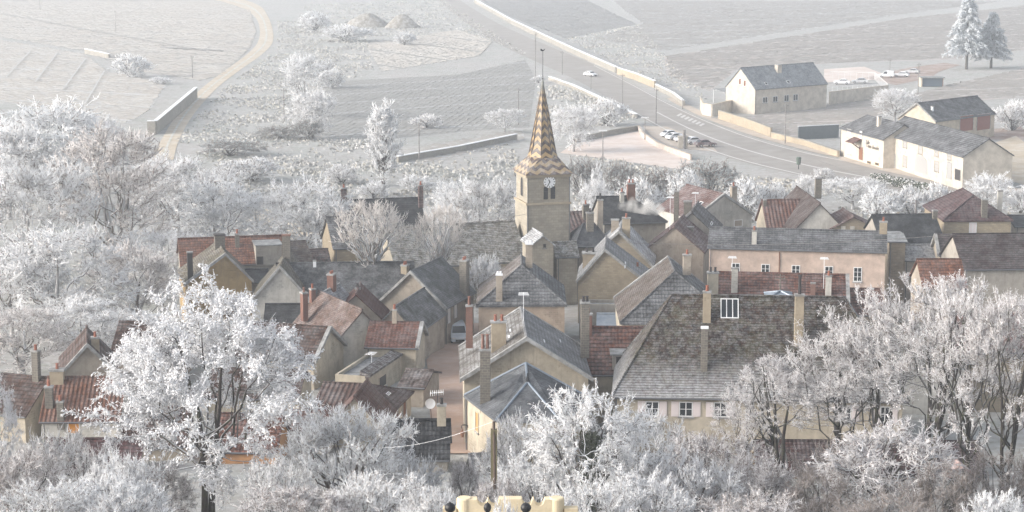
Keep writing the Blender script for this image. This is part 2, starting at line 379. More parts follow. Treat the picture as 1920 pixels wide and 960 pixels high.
def tufts(x, y, hmin, hmax, wd, rng, mats, frac, name):
    n = len(x); parts = []
    for q in range(2):
        a = rng.uniform(0, 3.14, n) + q * 1.57; h = rng.uniform(hmin, hmax, n); ww = wd * rng.uniform(.6, 1.3, n)
        jx = rng.normal(0, .15, n); jy = rng.normal(0, .15, n)
        v = np.empty((n, 4, 3)); ca, sa = np.cos(a) * ww / 2, np.sin(a) * ww / 2
        v[:, 0] = np.stack([x - ca, y - sa, np.full(n, -4.02)], 1); v[:, 1] = np.stack([x + ca, y + sa, np.full(n, -4.02)], 1)
        v[:, 2] = np.stack([x + ca * .7 + jx, y + sa * .7 + jy, -4 + h * .8], 1); v[:, 3] = np.stack([x - ca * .5 + jx, y - sa * .5 + jy, -4 + h], 1)
        parts.append((v.reshape(-1, 3), np.arange(n * 4).reshape(n, 4), (rng.random(n) > frac).astype(int)))
    return link(name, np_mesh(name, parts, mats))
def vineyard(px, m, ang, seed, sp=1.9, al=1.1, frac=.6, hs=1.0):
    P = zs(px); sheet('field', P, m, .025)
    rng = np.random.default_rng(seed); pl = [(p.x, p.y) for p in P]
    X = np.array(pl); c = X.mean(0); rad = np.linalg.norm(X - c, axis=1).max(); a = R_(ang)
    us = np.arange(-rad, rad, al); vs_ = np.arange(-rad, rad, sp); vs_ = vs_[(np.arange(len(vs_)) % 13) != 0] if hs == 1 else vs_
    U, V = np.meshgrid(us, vs_); V = V + rng.normal(0, .05, V.shape)
    x = c[0] + U * math.cos(a) - V * math.sin(a); y = c[1] + U * math.sin(a) + V * math.cos(a)
    kk = (inpoly(x.ravel(), y.ravel(), pl) & (y.ravel() > 232) & (np.abs(x.ravel()) < y.ravel() * .27 + 12) & (y.ravel() < 1000)).reshape(x.shape)
    n, m_ = x.shape; h = rng.uniform(.12, .36, x.shape) * hs; h[rng.random(x.shape) < .12] = .05; w_ = rng.uniform(.12, .3, x.shape); nx_, ny_ = -math.sin(a), math.cos(a)
    j = rng.normal(0, .07, x.shape)
    v = np.stack([np.stack([x - nx_ * w_, y - ny_ * w_, np.full_like(x, -4.02)], -1), np.stack([x + nx_ * j, y + ny_ * j, -4 + h], -1), np.stack([x + nx_ * w_, y + ny_ * w_, np.full_like(x, -4.02)], -1)], 2).reshape(-1, 3)
    ok = kk[:, :-1] & kk[:, 1:]; ii = (np.arange(n)[:, None] * m_ + np.arange(m_ - 1)[None])[ok] * 3
    f = np.concatenate([np.stack([ii, ii + 3, ii + 4, ii + 1], 1), np.stack([ii + 1, ii + 4, ii + 5, ii + 2], 1)])
    o = link('vines', np_mesh('vines', [(v, f, 0)], [M_VINE[frac > .55]])); tag(o, kind='stuff')
vineyard([(905, 2), (880, -20), (1060, -20), (1110, 5), (1195, 46), (1130, 58), (1060, 72), (1030, 60), (960, 32)], M_V1, 62, 1, 2.0, 1.0, .8, .7)
vineyard([(1110, -25), (1960, -25), (1960, -8), (1700, 26), (1240, 96), (1110, 72), (1205, 45)], M_V3, 25, 2, 2.4, 1.3, .62)
vineyard([(1245, 106), (1700, 34), (1800, 24), (1960, 6), (1960, 88), (1780, 112), (1560, 118), (1380, 132), (1330, 172), (1250, 140)], M_V2, 25, 3, 2.2, 1.2, .5)
vineyard([(1775, 160), (1960, 120), (1960, 178), (1870, 186), (1740, 196), (1700, 180)], M_V2, 20, 4, 1.8, 1.1, .5)
vineyard([(1330, 222), (1420, 216), (1555, 196), (1660, 184), (1690, 205), (1580, 232), (1560, 246), (1500, 264), (1440, 250)], M_V2, 15, 5, 1.8, .9, .45)
vineyard([(1880, 195), (1960, 185), (1960, 240), (1880, 240)], M_V3, 25, 6, 1.7, .9, .7)
vineyard([(-40, -25), (330, -25), (470, 20), (482, 60), (470, 90), (420, 140), (375, 152), (240, 130), (160, 96), (-40, 62)], M_V1, -28, 7, 2.2, 1.1, .85)
vineyard([(-40, 68), (160, 102), (205, 135), (315, 157), (275, 215), (235, 232), (120, 215), (-40, 180)], M_V3, -25, 8, 2.0, 1.0, .7)
vineyard([(685, 82), (860, 56), (925, 78), (900, 105), (715, 135)], M_V1, -60, 9, 2.0, 1.0, .7)
vineyard([(560, 250), (575, 190), (640, 152), (860, 140), (985, 112), (1005, 150), (992, 238), (880, 246), (700, 262)], M_V1, 82, 10, 1.5, .9, .7, .55)
vineyard([(745, 300), (745, 282), (980, 243), (985, 262), (800, 306)], M_V3, 5, 11, 1.6, .7, .6)
for q in ([(57, 97), (12, 146)], [(108, 100), (66, 156)], [(160, 112), (118, 170)], [(196, 134), (160, 196)]):
    strip('path', [(q[0][0] - 1.2, q[0][1], q[0][0] + 1.2, q[0][1]), (q[1][0] - 1.5, q[1][1], q[1][0] + 1.5, q[1][1])], m_plain('frosted path', (.40, .40, .39), .95, .15, .6, .4, .5), .34)
for q in ([(0, 26), (180, 60)], [(180, 60), (380, 96)], [(300, 90), (420, 96)]):
    strip('path', [(q[0][0], q[0][1] - .7, q[0][0], q[0][1] + .7), (q[1][0], q[1][1] - .7, q[1][0], q[1][1] + .7)], m_plain('dark headland', (.30, .29, .27), .95, .2, .6, .4, .5), .33)
# ---- rough frosted grass between the plots
def rough(px, seed, dens, hmin=.12, hmax=.45, wd=.5, frac=.72):
    P = zs(px); pl = [(p.x, p.y) for p in P]; X = np.array(pl); lo, hi = X.min(0), X.max(0); rng = np.random.default_rng(seed)
    n = int(np.prod(hi - lo) * dens * 1.8); x = rng.uniform(lo[0], hi[0], n); y = rng.uniform(lo[1], hi[1], n)
    cl = np.sin(x * .31 + np.sin(y * .11) * 2) + np.sin(y * .17 + x * .05) + rng.normal(0, .7, n)
    kk = inpoly(x, y, pl) & (cl > -.2) & (y > 231)
    o = tufts(x[kk], y[kk], hmin, hmax, wd, rng, [M_VT, M_VG], frac, 'grass'); tag(o, kind='stuff')
rough([(380, 290), (430, 200), (520, 100), (520, 40), (560, 40), (690, 70), (700, 140), (640, 150), (570, 190), (555, 260), (740, 262), (740, 330), (480, 400), (420, 340)], 21, .55)
rough([(560, 10), (830, 0), (1000, 110), (990, 105), (860, 55), (680, 80), (640, 60)], 22, .25)
rough([(1010, 160), (1090, 165), (1200, 222), (1060, 250), (1000, 260)], 23, .8, .15, .5)
rough([(300, 330), (740, 310), (960, 270), (985, 330), (960, 420), (480, 440), (300, 420)], 24, .7, .15, .5)
rough([(1075, 290), (1290, 320), (1500, 340), (1900, 390), (1900, 430), (1075, 430)], 25, .8, .15, .5, .5, .45)
rough([(1060, 72), (1200, 46), (1240, 96), (1330, 190), (1260, 165), (1150, 118)], 26, .3, .15, .4, .5, .6)
rough([(330, 262), (420, 165), (510, 100), (505, 120), (420, 215), (375, 292)], 27, .6, .1, .35, .6, .6)
# ---- haze: one closed box of even air
b = MB(); b.box(-1600, 1600, -70, 3100, -5.5, 43.5); o = b.build('haze', [])
hm = bpy.data.materials.new('haze'); hm.use_nodes = True; ht = hm.node_tree; ht.nodes.clear()
pv = ht.nodes.new('ShaderNodeVolumePrincipled'); pv.inputs['Color'].default_value = (.86, .91, .97, 1); pv.inputs['Density'].default_value = HAZE_DENSITY; pv.inputs['Anisotropy'].default_value = .2
ho = ht.nodes.new('ShaderNodeOutputMaterial'); ht.links.new(pv.outputs[0], ho.inputs['Volume'])
o.data.materials.clear(); o.data.materials.append(hm); tag(o, kind='stuff'); hm.volume_intersection_method = 'ACCURATE' if hasattr(hm, 'volume_intersection_method') and False else getattr(hm, 'volume_intersection_method', 'FAST')
# ---------------------------------------------------------------- materials of the village
SLATE = m_roof('grey slate', (.105, .11, .115), (.15, .15, .155), .3, .25, .2, 'flat', .6, rough=.5)
SLATE_D = m_roof('dark slate', (.045, .048, .055), (.075, .075, .08), .12, .25, .22, 'flat', .6, rough=.55)
GTILE = m_roof('grey pantile', (.135, .14, .15), (.185, .185, .195), .25, .30, .42, 'pan', .3, rough=.6)
DTILE = m_roof('dark pantile', (.03, .032, .038), (.05, .05, .055), .1, .30, .40, 'pan', .4, rough=.6)
GRIB = m_roof('grey ribbed tile', (.13, .13, .135), (.17, .17, .172), .3, .52, .35, 'ribs', .6, dk=.95)
RTILE = m_roof('red tile', (.26, .105, .068), (.17, .07, .052), .16, .3, .40, 'pan', .35)
RRIB = m_roof('faded red ribbed tile', (.25, .14, .115), (.17, .095, .085), .28, .5, .35, 'ribs', .6)
OTILE = m_roof('orange tile', (.36, .15, .085), (.25, .11, .07), .12, .28, .40, 'pan', .4)
BTILE = m_roof('brown tile', (.15, .078, .055), (.095, .052, .04), .2, .28, .40, 'pan', .35)
PURP = m_roof('purple brown tile', (.105, .072, .07), (.075, .052, .052), .14, .35, .36, 'flat', .5)
PINKR = m_roof('flat pinkish tile', (.30, .20, .165), (.24, .155, .125), .3, .2, .18, 'flat', .7, fscale=.3)
OLD = m_roof('old mottled tile', (.21, .105, .062), (.045, .036, .03), .3, .34, .22, 'flat', .4, (5.2, 8.6), .35, 2.2, contrast=1.5, dk=.17)
MOSSR = m_roof('mossy stone tile', (.15, .125, .095), (.11, .10, .08), .22, .3, .24, 'lauze', .5, moss=.35, dk=.85)
LAUZE = m_roof('stone slab roof', (.18, .165, .14), (.12, .115, .10), .55, .55, .28, 'lauze', .3, moss=.15, fscale=1.6, dk=.9)
FROSTR = m_roof('frosted tile', (.30, .30, .305), (.24, .24, .245), .9, .25, .25, 'flat', .6, fscale=.35, dk=1)
FELT = m_plain('roofing felt', (.16, .165, .165), .8, .3, 1.2, .3, 1.5)
ZINC = m_plain('zinc sheet', (.21, .25, .30), .4, .15, 1.0, .2, .8, .3)
CREAM = m_stucco('cream render', (.46, .405, .32)); CREAM_L = m_stucco('light cream render', (.52, .45, .36), amt=.2)
OCHRE = m_stucco('ochre render', (.36, .255, .125)); PINK = m_stucco('pink render', (.55, .43, .36), (.40, .28, .22), .3)
GREYW = m_stucco('grey render', (.36, .33, .29)); PALEW = m_stucco('pale grey render', (.52, .50, .46)); BEIGE = m_stucco('beige render', (.37, .32, .265))
TAN = m_stucco('tan render', (.38, .30, .235)); WHITEW = m_stucco('white render', (.55, .50, .43), (.5, .44, .36), .15)
STONE = m_stone('village stone', (.36, .30, .22), (.26, .22, .17)); STONE_Y = m_stone('yellow stone', (.44, .36, .25), (.33, .27, .195))
STONE_C = m_stone('church stone', (.46, .41, .33), (.35, .32, .265), .6, .3)
GLASS = m_simple('window glass', (.02, .025, .03), .12); WFRAME = m_simple('white joinery', (.72, .72, .72), .5)
SHUT = m_simple('pinkish white shutter', (.70, .63, .62), .6); SHUT_O = m_simple('ochre shutter', (.38, .24, .09), .7)
WOODB = m_plain('brown wood', (.20, .09, .05), .7, .2, 3); ORANGE = m_plain('orange blind', (.50, .21, .03), .7, .12, 2)
GUT = m_simple('lead gutter', (.10, .105, .115), .5); BRICK = m_stone('chimney brick', (.27, .10, .07), (.19, .075, .055), .22, .075, (.24, .19, .16))
CAPM = m_plain('chimney cap', (.22, .215, .205), .9, .2, 2, .4, 1.0); POT = m_plain('terracotta pot', (.26, .10, .065), .8, .2, 4); SOOT = m_simple('dark pot', (.035, .03, .03), .8)
GREYC = m_stone('grey chimney stone', (.21, .19, .165), (.15, .14, .125), .4, .2); CREAMC = m_stucco('cream chimney render', (.36, .30, .22), amt=.6)
ICE = m_plain('hoarfrost', (.80, .81, .83), .8, .08, 3); IRON = m_simple('black iron', (.015, .015, .018), .5)
ZZ = Vector((0, 0, 1))
class House:
    """rectangular building: A, B = pixel ends of the front eave at height ze"""
    def __init__(s, label, A, B, ze, W, wall, roof, rv=None, rise=None, ridge='a', hip=(0, 0), frac=.5, ze2=None, yaw=None, L=None, ov=.22, wob=.07, base=None, name='house', cat='house', flat=False, ap=0, coping=None, ridgecap=None, gut=True, group=None):
        a = at_z(A[0], A[1], ze); b = at_z(B[0], B[1], ze)
        if yaw is None: yaw = math.atan2(b.y - a.y, b.x - a.x)
        else: yaw = R_(yaw)
        ex = Vector((math.cos(yaw), math.sin(yaw), 0)); ey = Vector((-ex.y, ex.x, 0))
        if L is None:                       # length so that the far end lands on B's column
            k_ = (B[0] - 960) / F; L = 8.0
            for _ in range(30):
                q = a + ex * L; zc = (q.y * CP - (q.z - CZ) * SP); L += (k_ * zc - q.x) / max(.15, abs(ex.x - k_ * ex.y)) * .7
        s.L, s.W, s.ze = L, W, ze; gz = min(g(p.x, p.y) for p in (a, b, a + ex * L + ey * W, a + ey * W)) if base is None else base
        s.r = thing(name, label, cat, (a.x, a.y, gz), yaw, group); s.r.matrix_basis = Matrix.Translation((a.x, a.y, gz)) @ Matrix.Rotation(yaw, 4, 'Z')
        s.M = s.r.matrix_basis.copy(); s.Mi = s.M.inverted(); s.gz = gz; s.wallm, s.roofm = wall, roof
        e = ze - gz; e2 = (ze2 if ze2 is not None else ze) - gz; s.e = e
        S, T = (L, W) if ridge == 'a' else (W, L)         # S along ridge, T across
        tr = T * frac
        mp = (lambda p, q, z: Vector((p, q, z))) if ridge == 'a' else (lambda p, q, z: Vector((q, p, z)))
        if rv is not None:
            q = s.M @ mp(hip[0] if ridge == 'b' or not ap else S - hip[1], tr, 0); d = ray(960, rv); rz = CZ + d.z * q.y / d.y - gz
        elif rise is not None: rz = e + rise
        s.polys = []; s.mp = mp; s.S, s.T, s.tr = S, T, tr
        if flat:
            rz = e; s.zr = e
            rf = MB(); rf.box(.2, L - .2, .2, W - .2, e - .45, e - .3); rf.build('roof', roof, s.r)
            wl = MB(); wl.box(0, L, 0, W, -.3, e - .48); 
            for x0, x1, y0, y1 in ((0, L, 0, .22), (0, L, W - .22, W), (0, .22, .224, W - .224), (L - .22, L, .224, W - .224)): wl.box(x0, x1, y0, y1, e - .478, e)
            s.polys += [([Vector((0, 0, e - .3)), Vector((L, 0, e - .3)), Vector((L, W, e - .3)), Vector((0, W, e - .3))], 'roof')]
            w3 = [Vector((0, 0, 0)), Vector((L, 0, 0)), Vector((L, W, 0)), Vector((0, W, 0))]
            for i in range(4):
                p, q = w3[i], w3[(i + 1) % 4]; s.polys.append(([p, q, q + ZZ * e, p + ZZ * e], 'wall'))
            wl.build('wall', wall, s.r); return
        s.zr = rz; s.mp = mp; s.S, s.T, s.tr = S, T, tr
        h0, h1 = hip; r0, r1 = mp(h0, tr, rz), mp(S - h1, tr, rz)
        c00, c10, c11, c01 = mp(0, 0, e), mp(S, 0, e), mp(S, T, e2), mp(0, T, e2)
        tops = [[c00, c10, r1, r0], [c11, c01, r0, r1]]
        if h0 > 0: tops.append([c01, c00, r0])
        if h1 > 0: tops.append([c10, c11, r1])
        th = .16
        rf = MB()
        for tp in tops:
            rf.face(tp); rf.face([p - ZZ * th for p in tp][::-1]); s.polys.append((tp, 'roof'))
        ring = [c00, c10] + ([r1] if h1 == 0 else []) + [c11, c01] + ([r0] if h0 == 0 else [])
        for i in range(len(ring)):
            p, q = ring[i], ring[(i + 1) % len(ring)]; rf.face([p, p - ZZ * th, q - ZZ * th, q])
        s.roof = rf.build('roof', roof, s.r)
        cp = MB(); cm = ridgecap or CAPM                                    # ridge and hip tiles
        cp.tube([r0 + ZZ * .02, r1 + ZZ * .02], .11, 6)
        if h0 > 0: cp.tube([c00 + ZZ * .02, r0], .09, 6); cp.tube([c01 + ZZ * .02, r0], .09, 6)
        if h1 > 0: cp.tube([c10 + ZZ * .02, r1], .09, 6); cp.tube([c11 + ZZ * .02, r1], .09, 6)
        rt = cp.build('ridge_tiles', cm if ridgecap else roof, s.roof)
        if wob: sag(s.roof, wob)
        if coping:
            for tt, (i0, i1, i2) in enumerate(((c00, r0, c01), (c10, r1, c11))):
                if (h0, h1)[tt] == 0 and (coping == 3 or coping == tt + 1):
                    vg = MB()
                    for p, q in ((i0, i1), (i1, i2)):
                        d = (mp(1, 0, 0) if tt else mp(-1, 0, 0)); dn = d * .14; o_ = -d * .22
                        vg.hexa([p + dn - ZZ * .2, q + dn - ZZ * .2, q + o_ - ZZ * .2, p + o_ - ZZ * .2], [p + dn + ZZ * .14, q + dn + ZZ * .14, q + o_ + ZZ * .14, p + o_ + ZZ * .14])
                    vg.build('coping', CAPM, s.r)
        # walls
        o_ = ov; sl0 = (rz - e) / tr; sl1 = (rz - e2) / (T - tr)
        def zt(t_): return (e + sl0 * t_ if t_ < tr else e2 + sl1 * (T - t_)) - th - .03
        i0 = o_ if h0 == 0 else o_; wl = MB()
        za, zb = (zt(o_), zt(T - o_)); zh = min(za, zb)
        x0, x1 = o_, S - o_
        A0, A1, B1, B0 = mp(x0, o_, 0), mp(x1, o_, 0), mp(x1, T - o_, 0), mp(x0, T - o_, 0)
        def up(p, z): return Vector((p.x, p.y, z))
        lo = -.4
        f1 = [up(A0, lo), up(A1, lo), up(A1, za), up(A0, za)]; f2 = [up(B1, lo), up(B0, lo), up(B0, zb), up(B1, zb)]
        m1 = mp(x1, tr, rz - th - .03) if h1 == 0 else None; m0 = mp(x0, tr, rz - th - .03) if h0 == 0 else None
        f3 = [up(A1, lo), up(B1, lo), up(B1, zb)] + ([m1] if m1 else []) + [up(A1, za)]
        f4 = [up(B0, lo), up(A0, lo), up(A0, za)] + ([m0] if m0 else []) + [up(B0, zb)]
        for f in (f1, f2, f3, f4): wl.face(f); s.polys.append((f, 'wall'))
        s.wall = wl.build('wall', wall, s.r)
        if gut and ridge == 'a':
            gt = MB(); gt.tube([mp(.05, -.05, e - .1), mp(S - .05, -.05, e - .1)], .07, 6)
            gt.tube([mp(.4, .1, e - .12), mp(.4, o_ - .06, .1)], .05, 5); gt.build('gutter', GUT, s.r)
    def cast(s, u, v, kind):
        o = s.Mi @ CAM; d = (s.Mi.to_3x3() @ ray(u, v)); best = None
        for p, kd in s.polys:
            if kd != kind: continue
            n = (p[1] - p[0]).cross(p[2] - p[0])
            if n.length < 1e-6: n = (p[2] - p[1]).cross(p[3] - p[1])
            n.normalize()
            if n.dot(d) > 0: n = -n
            den = n.dot(d)
            if abs(den) < 1e-6: continue
            tt = n.dot(p[0] - o) / den
            q = o + d * tt; ok = True; c = sum(p, Vector()) / len(p); sg = 0
            for i in range(len(p)):
                e1 = (p[(i + 1) % len(p)] - p[i]).cross(q - p[i]).dot(n); e2 = (p[(i + 1) % len(p)] - p[i]).cross(c - p[i]).dot(n)
                if e1 * e2 < -1e-9: ok = False; break
            if ok and tt > 0 and (best is None or tt < best[0]): best = (tt, q, n, p)
        return best
    def chim(s, u, vb, vt, wpx, m=None, pots=1, pm=None, cap=CAPM, dep=.75, label=None, ph=.45, ridge_y=None):
        h = s.cast(u, vb, 'roof')
        if h: q = h[1]
        else:
            c = s.mp(s.S / 2, s.tr, s.zr) if hasattr(s, 'mp') else Vector((s.L / 2, s.W / 2, s.e)); y = (s.M @ c).y
            for _ in range(4):
                wp = at_y(u, vb, y); q = s.Mi @ wp; q.x = min(max(q.x, .25), s.L - .25); q.y = min(max(q.y, .25), s.W - .25); y = (s.M @ q).y
        wp = s.M @ q; top = at_y(u, vt, wp.y).z - s.gz; wd = wpx * wp.y / F / 2; dd = wd * dep
        b = MB(); b.box(q.x - wd, q.x + wd, q.y - dd, q.y + dd, min(q.z - .9, s.zr - .5), top - .12)
        c = b.build('chimney', m or CREAMC, s.r, bevel=.015)
        if label: c['label'] = label
        b = MB(); b.box(q.x - wd * 1.14, q.x + wd * 1.14, q.y - dd * 1.18, q.y + dd * 1.18, top - .118, top + .03)
        b.build('cap', cap, c)
        for i in range(pots):
            x = q.x + (i - (pots - 1) / 2) * wd * 1.6 / max(1, pots - .2)
            b = MB(); b.lathe((x, q.y, top + .032), [(.13, 0), (.10, ph * .9), (.14, ph * .92), (.14, ph)], 8); b.build('pot', pm or POT, c)
        return c
    def quad(s, u0, v0, u1, v1, kind='wall'):
        h = s.cast((u0 + u1) / 2, (v0 + v1) / 2, kind)
        if not h: print('NO HIT', s.r['label'], (u0, v0, u1, v1)); return None
        n = h[2]; o = s.Mi @ CAM
        def pl(u, v):
            d = s.Mi.to_3x3() @ ray(u, v); return o + d * (n.dot(h[1] - o) / n.dot(d))
        U = Vector((-n.y, n.x, 0)).normalized() if abs(n.z) < .99 else Vector((1, 0, 0)); V = n.cross(U)
        if V.z < 0: V = -V
        P = [pl(u0, (v0 + v1) / 2), pl(u1, (v0 + v1) / 2), pl((u0 + u1) / 2, v1), pl((u0 + u1) / 2, v0)]
        c = h[1]; uu = sorted((p - c).dot(U) for p in P[:2]); vv = sorted((p - c).dot(V) for p in P[2:])
        return c, n, U, V, uu, vv
    def slab(s, b, qd, u0, u1, v0, v1, d0, d1):
        c, n, U, V = qd[:4]
        f = lambda a, e, d: c + U * a + V * e + n * d
        b.hexa([f(u0, v0, d0), f(u1, v0, d0), f(u1, v1, d0), f(u0, v1, d0)], [f(u0, v0, d1), f(u1, v0, d1), f(u1, v1, d1), f(u0, v1, d1)])
    def win(s, u0, v0, u1, v1, shut=None, mull=1, bars=1, pane=None, frame=None, sill=True, name='window', kind='wall', label=None, shw=.55):
        qd = s.quad(u0, v0, u1, v1, kind)
        if not qd: return
        (a0, a1), (b0, b1) = qd[4], qd[5]; fw = min(.08, (a1 - a0) * .12)
        b = MB(); s.slab(b, qd, a0 + fw, a1 - fw, b0 + fw, b1 - fw, -.05, .02); wn = b.build(name, pane or GLASS, s.r)
        if label: wn['label'] = label
        b = MB()
        for x0, x1, y0, y1 in ((a0, a0 + fw, b0, b1), (a1 - fw, a1, b0, b1), (a0 + fw + .001, a1 - fw - .001, b0, b0 + fw), (a0 + fw + .001, a1 - fw - .001, b1 - fw, b1)): s.slab(b, qd, x0, x1, y0, y1, -.05, .06)
        for i in range(mull):
            x = a0 + (a1 - a0) * (i + 1) / (mull + 1); s.slab(b, qd, x - fw * .45, x + fw * .45, b0 + fw + .001, b1 - fw - .001, -.04, .05)
        for i in range(bars):
            y = b0 + (b1 - b0) * (i + 1) / (bars + 1); s.slab(b, qd, a0 + fw + .001, a1 - fw - .001, y - .02, y + .02, -.04, .043)
        b.build('frame', frame or WFRAME, wn)
        if sill and kind == 'wall':
            b = MB(); s.slab(b, qd, a0 - .1, a1 + .1, b0 - .12, b0 - .004, -.04, .12); b.build('sill', CAPM, wn)
        if shut:
            for x0, x1 in ((a0 - shw - .02, a0 - .02), (a1 + .02, a1 + shw + .02)):
                b = MB(); s.slab(b, qd, x0, x1, b0, b1, .01, .055); nn = max(3, int((b1 - b0) / .11))
                for i in range(nn):
                    y = b0 + .06 + (b1 - b0 - .12) * i / nn; s.slab(b, qd, x0 + .06, x1 - .06, y, y + .05, .05, .075)
                b.build('shutter', shut, wn)
        return wn
    def door(s, u0, v0, u1, v1, m=None, name='door', frame=None, arch=False):
        qd = s.quad(u0, v0, u1, v1)
        if not qd: return
        (a0, a1), (b0, b1) = qd[4], qd[5]; b = MB()
        if arch:
            c, n, U, V = qd[:4]; r = (a1 - a0) / 2; pts = [(a0, b0), (a1, b0)] + [(((a0 + a1) / 2) + r * math.cos(q * math.pi / 10), b1 - r * .45 + r * .45 * math.sin(q * math.pi / 10)) for q in range(11)]
            b.hexa([c + U * x + V * y - n * .05 for x, y in pts], [c + U * x + V * y + n * .04 for x, y in pts])
        else: s.slab(b, qd, a0, a1, b0, b1, -.05, .04)
        d = b.build(name, m or WOODB, s.r)
        if arch: return d
        b = MB()
        for x0, x1, y0, y1 in ((a0 - .1, a0 - .002, b0, b1), (a1 + .002, a1 + .1, b0, b1), (a0 - .1, a1 + .1, b1 + .002, b1 + .12)): s.slab(b, qd, x0, x1, y0, y1, -.04, .07)
        b.build('frame', frame or CAPM, d); return d
    def sky(s, u0, v0, u1, v1, mull=0, frame=None): return s.win(u0, v0, u1, v1, None, mull, 0, GLASS, frame or WFRAME, False, 'skylight', 'roof')
    def antenna(s, u, vb, vt):
        h = s.cast(u, vb, 'roof'); q = h[1] if h else s.mp(s.S / 2, s.tr, s.zr)
        top = at_y(u, vt, (s.M @ q).y).z - s.gz; b = MB(); b.tube([q - ZZ * .2, Vector((q.x, q.y, top))], .025, 5)
        for i in range(5): b.tube([(q.x - .45 + i * .02, q.y - .6 + i * .28, top - .12), (q.x + .45 - i * .02, q.y - .6 + i * .28, top - .12)], .02, 4)
        b.tube([(q.x, q.y - .65, top - .12), (q.x, q.y + .6, top - .12)], .02, 4); b.build('antenna', ICE, s.r)
